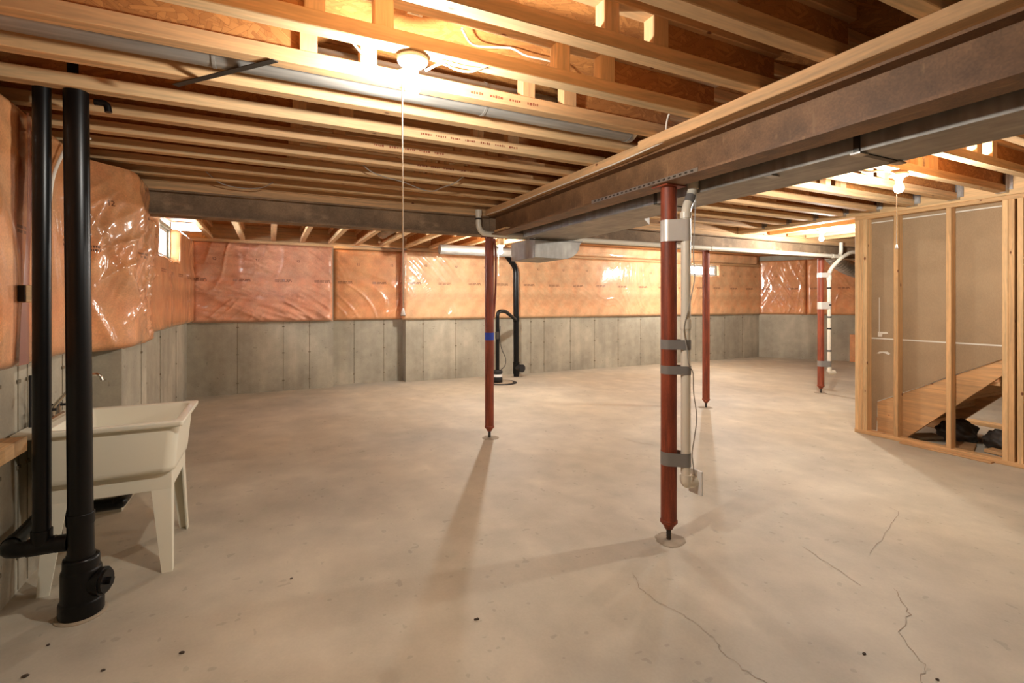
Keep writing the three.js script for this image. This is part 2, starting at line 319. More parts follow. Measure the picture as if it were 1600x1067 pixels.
// ceiling of strand board sheets
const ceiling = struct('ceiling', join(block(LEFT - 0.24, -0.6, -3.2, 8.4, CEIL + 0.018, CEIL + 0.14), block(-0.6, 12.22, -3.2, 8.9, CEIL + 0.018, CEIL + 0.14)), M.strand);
for (let i = 0, u = LEFT - 0.2; u < 12; u += 1.222, i++) for (let k = 0, w = -1.4 - (i % 2) * 1.2; w < 8.6; w += 2.444, k++) {
  const b0 = Math.max(w, -3.1), b1 = Math.min(w + 2.438, i ? 8.6 : 8.35); if (b1 - b0 < 0.05) continue;
  const g = block(u, Math.min(u + 1.217, 12.1), b0, b1, CEIL, CEIL + 0.018);
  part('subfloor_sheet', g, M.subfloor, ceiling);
}
// windows
function windowUnit(n, g, parent) { const o = new THREE.Group(); o.name = 'window_' + n; o.userData.kind = 'structure'; scene.add(o); return o; }
{ const [a, b, c, d] = WIN_L, o = windowUnit(1), x0 = LEFT - 0.1, x1 = LEFT - 0.03;
  for (const r of [[a, b, c, c + 0.04], [a, b, d - 0.04, d], [a, a + 0.04, c + 0.04, d - 0.04], [b - 0.04, b, c + 0.04, d - 0.04], [(a + b) / 2 - 0.02, (a + b) / 2 + 0.02, c + 0.04, d - 0.04]]) part('window_frame', bar(x0, x1, ...r), M.white, o);
  for (const [p, q] of [[a + 0.04, (a + b) / 2 - 0.02], [(a + b) / 2 + 0.02, b - 0.04]]) part('pane', block(x0 + 0.03, x0 + 0.034, p, q, c + 0.04, d - 0.04), M.glass, o); }
{ const [a, b, c, d] = WIN_B, o = windowUnit(2), y0 = BACK + 0.01, y1 = BACK + 0.07;
  for (const r of [[a, b, c, c + 0.03], [a, b, d - 0.03, d], [a, a + 0.03, c + 0.03, d - 0.03], [b - 0.03, b, c + 0.03, d - 0.03]]) part('window_frame', bar(r[0], r[1], y0, y1, r[2], r[3]), M.white, o);
  part('pane', block(a + 0.03, b - 0.03, y0 + 0.03, y0 + 0.034, c + 0.03, d - 0.03), M.glass, o); }

{ const o = windowUnit(3), a = LEFT - 0.195, b = -0.865;            // low light in the rim over the back left corner
  for (const r of [[a, b, 2.347, 2.36], [a, b, 2.466, 2.478], [a, a + 0.02, 2.36, 2.466], [b - 0.015, b, 2.36, 2.466]]) part('window_frame', bar(r[0], r[1], 8.26, 8.29, r[2], r[3]), M.white, o);
  part('pane', block(a + 0.02, b - 0.015, 8.273, 8.277, 2.36, 2.466), M.glass, o); }

// ------------------------------------------------------------------ steel beams, nailers
const UB = 2.018, BB = 2.011, BT = 2.2;
function ibeam(c, half, wb, ft) { return [[c - half, BB], [c + half, BB], [c + half, BB + ft], [c + wb, BB + ft], [c + wb, BT - ft], [c + half, BT - ft], [c + half, BT], [c - half, BT], [c - half, BT - ft], [c - wb, BT - ft], [c - wb, BB + ft], [c - half, BB + ft]]; }
// beams
const mainBeam = thing('steel_beam', 'brown primed steel beam overhead, running from the near right corner to the back cross beam', 'beam', UB, -1.5, BB);
part('beam_section', boxUV(flat(profUH(ibeam(UB, 0.075, 0.005, 0.012), -1.5, 4.488, [], 0.0015))), M.beam, mainBeam);
const crossBeam = thing('steel_beam', 'dusty grey-brown steel cross beam under the ceiling, carried by three red posts', 'beam', -1.0, 4.57, BB);
part('beam_section', boxUV(flat(profWH(ibeam(4.57, 0.075, 0.005, 0.012), -1.0, 9.6, [], 0.0015))), M.beamGrey, crossBeam);
for (const [u, w] of [[1.99, 4.44]]) part('beam_clip', block(UB - 0.068, UB + 0.068, 4.484, 4.494, BB + 0.02, BT - 0.02), M.beamGrey, crossBeam);
const nailA = mesh(numbered('nailer_plank'), bar(1.905, 2.12, 2.2, 4.49, BT + 0.0005, JOIST - 0.0005), M.plank); tag(nailA, 'narrow wooden nailer plank on top of the main steel beam, its far length', 'plank'); scene.add(nailA);
const nailB = mesh(numbered('nailer_plank'), bar(1.866, 2.13, -1.5, 2.195, BT + 0.0005, JOIST - 0.0005), M.plank); tag(nailB, 'wider wooden nailer plank on top of the main steel beam, its near length', 'plank'); scene.add(nailB);
const nailC = mesh(numbered('nailer_plank'), bar(-0.9, 9.6, 4.5, 4.64, BT + 0.0005, JOIST - 0.0005), M.plank); tag(nailC, 'long wooden nailer plank lying on the grey cross beam', 'plank'); scene.add(nailC);

const perf = thing('perforated_strap', 'pale perforated metal strap along the main beam flange, above the nearest post', 'strap', 1.94, 2.2, BB);
part('strap_bar', bar(1.9395, 1.942, 1.83, 2.75, BB + 0.001, BB + 0.022, 0.0004), M.foil, perf);
for (let w = 1.86; w < 2.74; w += 0.04) part('strap_hole', block(1.9385, 1.9395, w, w + 0.018, BB + 0.007, BB + 0.016), M.steel, perf);
const shim = mesh(numbered('wood_shim'), bar(1.945, 1.985, 4.10, 4.36, BB + 0.0125, BB + 0.034), M.stud); tag(shim, 'small wooden shim lying on the main beam flange near the cross beam', 'shim'); scene.add(shim);

// ------------------------------------------------------------------ open-web floor joists
const CH = 0.057, CW = 0.064;                                       // chord height and width
const ORD = ['first', 'second', 'third', 'fourth', 'fifth', 'sixth', 'seventh', 'eighth', 'ninth', 'tenth', 'eleventh', 'twelfth', 'thirteenth', 'fourteenth', 'fifteenth', 'sixteenth'];
const joistSets = {};
function joistParts(key, L, posts, boards, hanger) {                // geometries in the joist's own frame: x along it, base at 0
  return joistSets[key] ??= {
    bottom: bar(0, L, 0, CW, 0, CH), top: bar(0, L, 0, CW, JH - CH, JH),
    posts: posts.map(([a, b]) => bar(a, b, 0.004, CW - 0.004, CH, JH - CH)),
    boards: boards.map(([a, b]) => block(a, b, CW / 2 - 0.006, CW / 2 + 0.006, CH, JH - CH)),
    hanger: hanger ? join(block(L - 0.05, L + 0.001, -0.003, 0, 0.0, 0.15), block(L - 0.05, L + 0.001, CW, CW + 0.003, 0.0, 0.15), block(L - 0.05, L + 0.001, -0.003, CW + 0.003, -0.003, 0), block(L - 0.004, L - 0.002, -0.03, CW + 0.03, 0.02, 0.16)) : null,
  };
}
function joist(key, L, posts, boards, u, w, turn, label, group, mat, hanger) {
  const g = joistParts(key, L, posts, boards, hanger), o = thing('floor_joist', label, 'joist', u, w, JOIST, group);
  o.rotation.y = turn;
  o.add(mesh('bottom_chord', g.bottom, mat)); o.add(mesh('top_chord', g.top, mat));
  for (const q of g.posts) o.add(mesh('web_post', q, mat));
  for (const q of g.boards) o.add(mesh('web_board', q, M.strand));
  if (g.hanger) o.add(mesh('joist_hanger', g.hanger, M.foil));
  return o;
}
const tones = [M.joist, M.joistC, M.joistB];
const U0 = -1.2, LL = 2.0 - U0, rel = (l) => l.map(([a, b]) => [a - U0, b - U0]);
const leftPosts = rel([[0.10, 0.165], [0.325, 0.392], [1.06, 1.128], [1.285, 1.36]]), leftBoards = rel([[U0 + 0.02, 0.10], [1.36, 1.99]]);
[0.47, 0.79, 1.11, 1.42, 1.746, 2.05, 2.36, 2.68, 2.985, 3.305, 3.62, 3.95, 4.265].forEach((w, i) =>
  joist('left', LL, leftPosts, leftBoards, U0, w, 0, `open-web wood joist left of the main beam, ${ORD[12 - i]} counting forward from the cross beam`, 'joists left of the main beam', tones[i % 3]));
function stamp(o, x0, x1, y) {                                      // a line of mill print too faint to read
  const gs = []; for (let x = x0, i = 0; x < x1; i++) { const wd = rr(0.004, 0.013); if (i % 7 < 5) gs.push(new THREE.BoxGeometry(wd, rr(0.008, 0.014), 0.0006).translate(x + wd / 2, y + rr(-0.001, 0.001), 0.0002)); x += wd + rr(0.003, 0.007); }
  const q = mesh('mill_stamp', mergeGeometries(gs), M.ink); q.userData.kind = 'stuff'; o.add(q);
}
const joistAt = (w) => scene.children.find((o) => o.name.startsWith('floor_joist') && Math.abs(o.position.z + w) < 0.002 && o.position.x < 0);
stamp(joistAt(2.05), 2.0, 2.35, 0.024); stamp(joistAt(2.68), 1.95, 2.55, 0.026); stamp(joistAt(2.985), 1.75, 2.2, 0.024); stamp(joistAt(3.305), 2.1, 2.5, 0.024);
part('grade_label', block(0.48, 0.54, 1.875, 1.915, CEIL - 0.0012, CEIL), M.compound, ceiling, 'small pale label'); part('grade_label', block(0.495, 0.525, 1.885, 1.905, CEIL - 0.0018, CEIL - 0.0012), M.cableGrey, ceiling, 'grey print on the label');
const R0 = 2.035, RL = 5.475 - R0, relR = (l) => l.map(([a, b]) => [a - R0, b - R0]);
const rightPosts = relR([[2.98, 3.045], [3.205, 3.27], [4.1, 4.165], [4.31, 4.375]]), rightBoards = relR([[R0 + 0.01, 2.98], [4.375, 5.46]]);
[0.576, 0.896, 1.216, 1.541, 1.866, 2.186, 2.506, 2.826, 3.146, 3.466, 3.786, 4.106].forEach((w, i) =>
  joist('right', RL, rightPosts, rightBoards, R0, w, 0, `open-web wood joist right of the main beam, ${ORD[11 - i]} counting forward from the cross beam`, 'joists right of the main beam', tones[(i + 1) % 3], true));
// rim piece over the cross beam
const rimPiece = mesh(numbered('rim_board'), bar(-1.0, 9.6, 4.5, 4.54, JOIST, CEIL), M.joistB); tag(rimPiece, 'solid wooden rim board standing on the nailer over the cross beam', 'board'); scene.add(rimPiece);
// joists beyond the cross beam run the other way, to the back wall
const BL = 8.22 - 4.56;
[-0.764, -0.36, 0.045, 0.44, 0.848, 1.247, 1.63, 2.06, 2.47, 2.88, 3.29, 3.7].forEach((u, i) =>
  joist('back', BL, [[1.2, 1.265], [1.43, 1.5], [2.2, 2.265], [2.42, 2.48]], [[0.02, 1.2], [2.48, BL - 0.02]], u + 0.03, 4.56, Math.PI / 2, `wood joist from the cross beam to the back wall, ${ORD[i]} from the left wall`, 'joists behind the cross beam', tones[i % 3]));
// joists beyond the stair header
[5.74, 6.13, 6.5, 6.9, 7.3].forEach((u, i) => joist('far', 1.3, [[0.4, 0.465], [0.62, 0.685]], [[0.02, 0.4], [0.685, 1.28]], u, 3.17, Math.PI / 2, `short wood joist beyond the stair header, ${ORD[i]} right of it`, 'short joists beyond the stair header', tones[i % 3]));
// header that carries the right-hand joists, and plates on the walls
const header = thing('header', 'double board header over the stud wall, holding the right-hand joist ends', 'header', 5.48, -1, 2.237);
part('header_board', bar(5.48, 5.521, -1, 4.494, 2.237, CEIL), M.stud, header); part('header_board', bar(5.523, 5.565, -1, 4.494, 2.237, CEIL), M.studB, header);
struct('trim_1', bar(LEFT, 0.9, 8.2, 8.36, RIM, JOIST), M.plank); struct('trim_2', bar(0.9, 2.06, 8.42, 8.6, RIM, JOIST), M.plank); struct('trim_3', bar(2.06, 10.8, 8.2, 8.36, RIM, JOIST), M.plank); 
struct('trim_4', bar(-0.86, 10.8, 8.255, 8.295, JOIST, CEIL), M.joistB);

// ------------------------------------------------------------------ film-faced insulation blankets
function ridge(s, h, ang, k, q = 14) { const c = Math.cos(ang), n = Math.sin(ang), a = s * c + h * n, b = -s * n + h * c; const v = noise(b * q + k + 1.2 * noise(a * 1.6 + k, b * 3), a * 1.1 + k * 2); return Math.pow(1 - Math.abs(v), 5); }
function blanket(name, label, mat, path, o = {}) {
  const h0 = o.h0 ?? BATT, h1 = o.h1 ?? RIM, depth = o.depth ?? 0.085, side = o.side ?? 1, k = o.k ?? 1, wr = o.wr ?? 1, ang = o.ang ?? -0.75, step = 0.0155;
  const seg = []; let L = 0; for (let i = 0; i < path.length - 1; i++) { const l = Math.hypot(path[i + 1][0] - path[i][0], path[i + 1][1] - path[i][1]); seg.push([L, l]); L += l; }
  const at = (s) => { let i = 0; while (i < seg.length - 1 && s > seg[i][0] + seg[i][1]) i++; const t = (s - seg[i][0]) / seg[i][1], a = path[i], b = path[i + 1]; const d = [(b[0] - a[0]) / seg[i][1], (b[1] - a[1]) / seg[i][1]]; return [a[0] + d[0] * t * seg[i][1], a[1] + d[1] * t * seg[i][1], -d[1] * side, d[0] * side]; };
  const smooth = (s) => { let u = 0, w = 0, nu = 0, nw = 0; for (const q of [-0.05, -0.025, 0, 0.025, 0.05]) { const r = at(Math.max(0, Math.min(L, s + q))); u += r[0] / 5; w += r[1] / 5; nu += r[2] / 5; nw += r[3] / 5; } const l = Math.hypot(nu, nw) || 1; return seg.length > 1 ? [u, w, nu / l, nw / l] : at(s); };
  const nx = Math.max(8, Math.round(L / step)), ny = Math.max(8, Math.round((h1 - h0) / step)), pos = [], uv = [], idx = [];
  const edge = (d, r) => d <= 0 ? 0 : d >= r ? 1 : Math.sqrt(1 - (1 - d / r) ** 2);
  const cutIn = (s, h) => o.cut && s > o.cut[0] && s < o.cut[1] && h > o.cut[2] && h < (o.cut[3] ?? 9);
  for (let j = 0; j <= ny; j++) for (let i = 0; i <= nx; i++) {
    const s = i / nx * L, h = h0 + (h1 - h0) * j / ny;
    let e = edge(Math.min(s, L - s), 0.07) * edge(Math.min(h - h0, h1 - h + 0.01), 0.05);
    if (o.cut) { const [a, b, c, dd = 9] = o.cut, ds = Math.max(a - s, s - b), dh = Math.max(c - h, h - dd), q = Math.max(ds, dh); e *= q < 0 ? 0 : edge(q, 0.05); }
    const m = Math.max(0, fbm(s * 0.8 + k * 3, h * 1.1 + k, 3, 256, 256) * 1.6 + 0.45), m2 = Math.max(0, noise(s * 1.1 - k * 5, h * 1.3 + 4 + k) + 0.35);
    const a1 = ang + 0.5 * noise(s * 0.7 + k, h * 0.7), sag = noise(s * 1.5 + k * 7, h * 1.2 - k) * 0.016 + noise(s * 4 + k, h * 3) * 0.006;
    let d = depth + sag + wr * (0.009 * m * ridge(s, h, a1, k, o.coarse) + 0.006 * m2 * ridge(s, h, a1 + 1.1, k + 9, o.coarse) + (o.fine ?? 0) * 0.004 * m * ridge(s * 1.0, h, a1 + 0.25, k + 31, 24) + 0.0003 * noise(s * 30, h * 30 + k));
    if (o.buckle) d += o.buckle(s, h);
    d = e * Math.max(0.012, d) + 0.001;
    const [u, w, nu, nw] = smooth(s);
    pos.push(u + nu * d, h, -(w + nw * d)); uv.push(s + (o.uv0 ?? 0), h - 1.05);
  }
  for (let j = 0; j < ny; j++) for (let i = 0; i < nx; i++) {
    if (cutIn((i + 0.5) / nx * L, h0 + (h1 - h0) * (j + 0.5) / ny)) continue;
    const a = j * (nx + 1) + i, b = a + 1, c = a + nx + 1, d = c + 1; side < 0 ? idx.push(a, b, d, a, d, c) : idx.push(a, d, b, a, c, d);
  }
  const g = new THREE.BufferGeometry(); g.setAttribute('position', new THREE.Float32BufferAttribute(pos, 3)); g.setAttribute('uv', new THREE.Float32BufferAttribute(uv, 2)); g.setIndex(idx); g.computeVertexNormals();
  const c = at(L / 2), base = thing(name, label, 'insulation', c[0], c[1], h0);
  part('film_face', g, mat, base);
  return base;
}
// the room lies to the right of a path that runs along the walls from the near left corner: side -1
const insulNear = blanket('insulation_blanket', 'orange insulation under clear film on the near left wall, behind the black pipes', M.battDeep, [[LEFT, -0.5], [LEFT, 3.93]], { side: -1, k: 2, depth: 0.068, ang: 1.0, wr: 1.6, coarse: 9 });
blanket('insulation_blanket', 'bulging orange insulation wrapped round the left wall pilaster, with glossy folds', M.battDeep, [[-1.045, 3.78], [-0.93, 3.93], [-0.858, 4.0], [-0.85, 4.4], [-0.855, 4.69], [-0.99, 4.76]], { side: -1, k: 5, depth: 0.05, coarse: 10, fine: 1.2, buckle: (s, h) => 0.03 * noise(s * 2.2 + 3, h * 1.7 + s) + 0.012 * noise(s * 7, h * 2.5 + 8) - 0.03 * Math.max(0, (h - 1.9) / 0.32) * (s < 0.3 ? 1 : 0.3), ang: 1.35, wr: 3.6, h0: 1.045, cut: [0.80, 1.02, 1.985], uv0: 0.2 });
blanket('insulation_blanket', 'orange insulation around the small window on the far left wall', M.battDeep, [[LEFT, 4.7], [LEFT, 8.27]], { side: -1, k: 8, ang: 1.3, wr: 1.6, coarse: 9, depth: 0.1, cut: [WIN_L[0] - 4.76, WIN_L[1] - 4.68, WIN_L[2] - 0.02] });
blanket('insulation_blanket', 'creased insulation, daylight pink painted in, on the back wall beside the left corner', M.battDaylitPink, [[-1.0, BACK], [0.89, BACK]], { side: -1, k: 11, ang: -0.6, wr: 4.0, coarse: 11, fine: 1.6, uv0: 0.1 });
blanket('insulation_blanket', 'insulation set back in the shallow recess of the back wall', M.battDeep, [[0.92, RECESS], [2.04, RECESS]], { side: -1, k: 14, ang: 1.1, wr: 3.0, coarse: 10, h1: 2.215 });
blanket('insulation_blanket', 'long orange insulation blanket along the main back wall, behind the sump pump', M.batt, [[2.0, BACK], [10.84, BACK]], { side: -1, k: 17, ang: -0.85, wr: 1.7, depth: 0.08, cut: [WIN_B[0] - 2.02, WIN_B[1] - 1.98, WIN_B[2] - 0.01, WIN_B[3] + 0.02] });
blanket('insulation_blanket', 'narrow pinkish insulation strip on the side of the wall recess', M.battDaylitPink, [[2.055, RECESS - 0.02], [2.055, BACK - 0.03]], { side: -1, k: 19, ang: 1.4, wr: 1, depth: 0.05, h1: 2.215 });
blanket('insulation_blanket', 'orange wrinkled insulation on the slanted right wall, left of its vertical seam', M.battDeep, [[10.86, 8.3], [11.43, 7.46]], { side: -1, k: 21, ang: 1.4, wr: 2.2, h1: 2.36 });
blanket('insulation_blanket', 'orange insulation on the slanted right wall, just left of the stud wall', M.battDeep, [[11.43, 7.46], [12.0, 6.66]], { side: -1, k: 25, ang: 1.4, wr: 1.6, h1: 2.36 });
blanket('insulation_blanket', 'narrow upper strip of filmed insulation between joists above the main back wall', M.batt, [[3.7, 8.252], [10.7, 8.252]], { side: -1, k: 31, ang: 0.1, wr: 0.7, depth: 0.05, h0: 2.262, h1: 2.47 });
// taped film lap, a wooden block set in the film
{ const g = new THREE.PlaneGeometry(0.075, 1.1, 4, 60), p = g.attributes.position; for (let i = 0; i < p.count; i++) { const y = p.getY(i); p.setX(i, p.getX(i) + 0.03 * Math.sin(y * 2.6 + 0.8)); p.setZ(i, 0.006 * Math.cos(p.getX(i) * 60)); } g.computeVertexNormals(); g.rotateY(Math.PI / 2); g.translate(-0.957, 1.63, -2.875);
  part('film_lap', g, new THREE.MeshPhysicalMaterial({ color: '#a9604a', roughness: 0.5, clearcoat: 1, clearcoatRoughness: 0.15, side: THREE.DoubleSide }), insulNear, 'darker overlapped strip of film'); }
const wb = thing('wood_block', 'small wooden block set in the left wall insulation, beside the thin black pipe', 'block', -0.95, 2.86, 1.35);
part('block_body', bar(-1.03, -0.945, 2.835, 2.925, 1.35, 1.425), M.stud, wb); part('block_shade_face', bar(-1.02, -0.947, 2.827, 2.834, 1.353, 1.422), M.rubber, wb, 'side of the block painted dark as shade');  // side turned from the bulb is painted black as its shade
struct('trim_6', bar(LEFT - 0.2, -0.862, 8.255, 8.295, 2.241, 2.345), M.joistB);

// ------------------------------------------------------------------ red steel posts
function post(u, w, label, top, extra) {
  const o = thing('steel_post', label, 'post', u, w, 0, 'red steel posts'), r = 0.0445;
  part('tube', join(new THREE.CylinderGeometry(r, r, top - 0.115, 32).translate(u, (top - 0.008 + 0.107) / 2, -w)), M.post, o);
  part('collar', lathe([[0, 0.062], [0.022, 0.062], [0.03, 0.08], [r + 0.004, 0.1], [r + 0.004, 0.112], [r, 0.118]], u, w, 0), M.post, o);
  part('screw', join(...[...Array(9)].map((_, i) => new THREE.CylinderGeometry(i % 2 ? 0.0125 : 0.0145, i % 2 ? 0.0145 : 0.0125, 0.007, 18).translate(u, 0.004 + i * 0.0072, -w))), M.steel, o);
  part('cap_plate', block(u - 0.07, u + 0.07, w - 0.062, w + 0.062, top - 0.008, top), M.post, o);
  if (extra) extra(o, r);
  return o;
}
const PA = 2.04;
post(PA, 2.137, 'red steel post nearest the camera, with a white pipe taped to it', BB - 0.001);
post(1.972, 4.545, 'red steel post with a blue tape band, where the two steel beams meet', BB - 0.001, (o, r) => part('tape_band', new THREE.CylinderGeometry(r + 0.002, r + 0.0015, 0.075, 32, 1, true).translate(1.972, 1.01, -4.545), M.tapeBlue, o, 'band of blue tape'));
post(5.02, 4.6, 'plain red steel post in front of the small back window', BB - 0.001);
post(7.38, 4.6, 'red steel post farthest back, taped to a white pipe, near the stud wall', BB - 0.001);
// a wrap of tape that holds a pipe to a post: a band round two circles
function wrap(name, a, ra, b, rb, h0, h1, mat, label) {
  const n = 40, pts = [], dx = b[0] - a[0], dy = b[1] - a[1], base = Math.atan2(dy, dx), d = Math.hypot(dx, dy), off = Math.acos(Math.max(-1, Math.min(1, (ra - rb) / d)));
  for (let i = 0; i <= n; i++) { const t = base + off + (2 * Math.PI - 2 * off) * i / n; pts.push([a[0] + Math.cos(t) * ra, a[1] + Math.sin(t) * ra]); }
  for (let i = 0; i <= n; i++) { const t = base - off + 2 * off * i / n; pts.push([b[0] + Math.cos(t) * rb, b[1] + Math.sin(t) * rb]); }
  const s = new THREE.Shape(pts.map(([x, y]) => new THREE.Vector2(x, y))), g = new THREE.ExtrudeGeometry(s, { depth: h1 - h0, bevelEnabled: false, curveSegments: 2 });
  g.rotateX(-Math.PI / 2); g.translate(0, h0, 0);
  // drop the flat caps: keep the band only
  const f = flat(g), nn = f.attributes.normal, keep = []; for (let i = 0; i < nn.count; i += 3) if (Math.abs(nn.getY(i)) < 0.5) keep.push(i, i + 1, i + 2);
  const out = new THREE.BufferGeometry(); for (const k of ['position', 'normal', 'uv']) { const src = f.attributes[k], z = src.itemSize, arr = new Float32Array(keep.length * z); keep.forEach((v, i) => { for (let c = 0; c < z; c++) arr[i * z + c] = src.array[v * z + c]; }); out.setAttribute(k, new THREE.BufferAttribute(arr, z)); }
  const m = mesh(numbered(name), out, mat); m.material.side = THREE.DoubleSide; tag(m, label, 'tape'); scene.add(m); return m;
}
// ------------------------------------------------------------------ central vacuum pipes (white)
const pr = 0.027, pA = [2.098, 2.066];
const vacA = thing('vacuum_pipe', 'white plastic pipe taped to the nearest red post, ending in a wall inlet', 'pipe', pA[0], pA[1], 0.33);
part('pipe_run', pipe([[pA[0], pA[1], 0.36], [pA[0], pA[1], 1.87], [2.168, 2.08, 1.985], [2.168, 2.08, 2.24]], pr, 0.05, 20), M.pvc, vacA);
part('coupling', rod([pA[0], pA[1], 1.82], [pA[0], pA[1], 1.855], pr + 0.0045), M.pvc, vacA);
part('coupling', rod([pA[0], pA[1], 1.2], [pA[0], pA[1], 1.255], pr + 0.004), M.pvc, vacA);
part('coupling', rod([2.168, 2.08, 1.995], [2.168, 2.08, 2.05], pr + 0.003), M.pvc, vacA);
part('elbow', pipe([[pA[0], pA[1], 0.385], [pA[0], pA[1], 0.335], [pA[0] + 0.07, pA[1], 0.335]], pr + 0.005, 0.045, 20), M.pvc, vacA);
part('inlet_plate', bar(pA[0] + 0.068, pA[0] + 0.08, pA[1] - 0.05, pA[1] + 0.05, 0.265, 0.4), M.white, vacA);
part('inlet_door', bar(pA[0] + 0.081, pA[0] + 0.092, pA[1] - 0.032, pA[1] + 0.032, 0.28, 0.37), M.white, vacA);
part('label_wrap', rod([2.122, 2.071, 1.91], [2.148, 2.076, 1.953], pr + 0.0025, pr + 0.0025), M.tape, vacA, 'grey band on the slanted piece');
const pc = [PA, 2.137];
wrap('tape_wrap', pc, 0.0465, pA, pr + 0.002, 1.694, 1.815, M.tapeWhite, 'bright silver tape round the near post and its white pipe, topmost band');
wrap('tape_wrap', pc, 0.0465, pA, pr + 0.002, 1.085, 1.139, M.tape, 'grey tape round the near post and its white pipe, second band down');
wrap('tape_wrap', pc, 0.0465, pA, pr + 0.002, 0.945, 0.993, M.tape, 'grey tape round the near post and its white pipe, third band down');
wrap('tape_wrap', pc, 0.0465, pA, pr + 0.002, 0.43, 0.505, M.tape, 'grey tape round the near post and its white pipe, lowest band');
const wireA = mesh(numbered('low_voltage_wire'), cable([[2.17, 2.06, 2.0], [2.137, 2.035, 1.86], [2.13, 2.04, 1.6], [2.14, 2.04, 1.5], [2.09, 2.033, 1.33], [2.068, 2.05, 1.2], [2.075, 2.036, 1.1], [2.085, 2.03, 1.0], [2.13, 2.045, 0.96], [2.14, 2.05, 0.85], [2.165, 2.05, 0.7], [2.15, 2.05, 0.6], [2.13, 2.05, 0.5], [2.15, 2.06, 0.42], [2.16, 2.066, 0.37]], 0.0028), M.cableGrey); tag(wireA, 'thin grey wire winding down the white pipe on the near post', 'wire'); scene.add(wireA);

const vacB = thing('vacuum_pipe', 'white plastic pipe running level along the cross beam, elbows at both ends', 'pipe', 4.8, 4.44, 2.0);
part('pipe_run', pipe([[1.815, 4.45, 2.235], [1.815, 4.45, 2.018], [7.62, 4.45, 2.03], [7.62, 4.45, 2.24]], pr, 0.1, 20), M.pvc, vacB);
part('coupling', rod([1.815, 4.45, 2.19], [1.815, 4.45, 2.245], pr + 0.006), M.pvc, vacB);
part('clamp', rod([1.815, 4.45, 2.15], [1.815, 4.45, 2.165], pr + 0.004), M.rubber, vacB, 'black clamp');
part('coupling', rod([4.93, 4.45, 2.024], [5.0, 4.45, 2.024], pr + 0.004), M.pvc, vacB); part('coupling', rod([7.4, 4.45, 2.029], [7.46, 4.45, 2.029], pr + 0.004), M.pvc, vacB);
const pD = [7.45, 4.52];
const vacC = thing('vacuum_pipe', 'white plastic pipe strapped to the farthest red post, with black clips', 'pipe', pD[0], pD[1], 0.3);
part('pipe_run', pipe([[pD[0], pD[1], 0.35], [pD[0], pD[1], 1.82], [7.56, 4.42, 2.0], [7.8, 4.42, 2.1], [8.3, 4.42, 2.12]], pr, 0.08, 18), M.pvc, vacC);
part('elbow', pipe([[pD[0], pD[1], 0.39], [pD[0], pD[1], 0.31], [pD[0] + 0.08, pD[1] - 0.03, 0.31]], pr + 0.007, 0.05, 18), M.pvc, vacC);
part('coupling', rod([pD[0], pD[1], 1.68], [pD[0], pD[1], 1.75], pr + 0.006), M.pvc, vacC);
for (const h of [0.62, 0.95, 1.12, 1.3, 1.55, 1.72]) part('clip', rod([pD[0], pD[1], h], [pD[0], pD[1], h + 0.022], pr + 0.004), M.rubber, vacC, 'black clip');
const pf = [7.38, 4.6];
wrap('tape_wrap', pf, 0.0465, pD, pr + 0.002, 1.72, 1.79, M.tapeWhite, 'pale tape round the farthest post and its pipe, topmost band');
wrap('tape_wrap', pf, 0.0465, pD, pr + 0.002, 1.25, 1.353, M.tapeWhite, 'pale tape round the farthest post and its pipe, middle band');
wrap('tape_wrap', pf, 0.0465, pD, pr + 0.002, 0.395, 0.48, M.tape, 'grey tape round the farthest post and its pipe, lowest band');

// ------------------------------------------------------------------ ducts
const trunk = thing('trunk_duct', 'large galvanized duct right of the main beam, dropping at its far end', 'duct', 2.36, 1, 1.976);
part('duct_section', boxUV(flat(profUH(rect(2.2, 2.52, 1.976, 2.235), -1.5, 2.9, [], 0.004))), M.duct, trunk);
{ const s = new THREE.Shape([[2.2, 2.9], [2.52, 2.9], [2.75, 3.1], [2.75, 4.24], [2.2, 4.24]].map(([a, b]) => new THREE.Vector2(a, b))); const g = new THREE.ExtrudeGeometry(s, { depth: 0.25, bevelEnabled: true, bevelSize: 0.003, bevelThickness: 0.003, bevelSegments: 1 }); g.rotateX(-Math.PI / 2); g.translate(0, 1.979, 0); part('duct_transition', boxUV(flat(g)), M.duct, trunk); }
{ const pts = [[2.3, 1.974], [2.3, 1.785]]; pts.push([2.62, 1.78]); for (let i = 0; i <= 10; i++) { const a = -Math.PI / 2 + i / 10 * Math.PI / 2; pts.push([2.62 + Math.cos(a) * 0.2, 1.93 + Math.sin(a) * 0.15]); } pts.push([2.86, 1.974]);
  part('duct_drop', boxUV(flat(profUH(pts, 4.2, 4.72, [], 0.004))), M.duct, trunk); }
for (const w of [1.22, 2.42]) part('duct_seam', join(block(2.196, 2.524, w - 0.012, w + 0.012, 1.971, 1.977), block(2.194, 2.2, w - 0.012, w + 0.012, 1.975, 2.235)), M.steel, trunk);
for (const [u, w] of [[2.215, 1.22], [2.505, 1.22], [2.215, 1.62]]) part('duct_clip', block(u - 0.03, u + 0.03, w - 0.02, w + 0.02, 1.966, 1.973), M.foil, trunk);
part('duct_seam', block(2.24, 2.84, 4.196, 4.2, 1.955, 1.963), M.steel, trunk);
const round = thing('round_duct', 'long round grey duct lying between the joists behind the nearest bulb', 'duct', 0.3, 2.215, 2.25);
part('duct_pipe', rod([-1.0, 2.215, 2.335], [1.80, 2.215, 2.335], 0.076, 0.076, 36), M.duct, round);
part('end_collar', join(rod([1.80, 2.215, 2.335], [1.83, 2.215, 2.335], 0.08, 0.08, 36), rod([1.83, 2.215, 2.335], [1.845, 2.215, 2.335], 0.08, 0.06, 36)), M.foil, round);
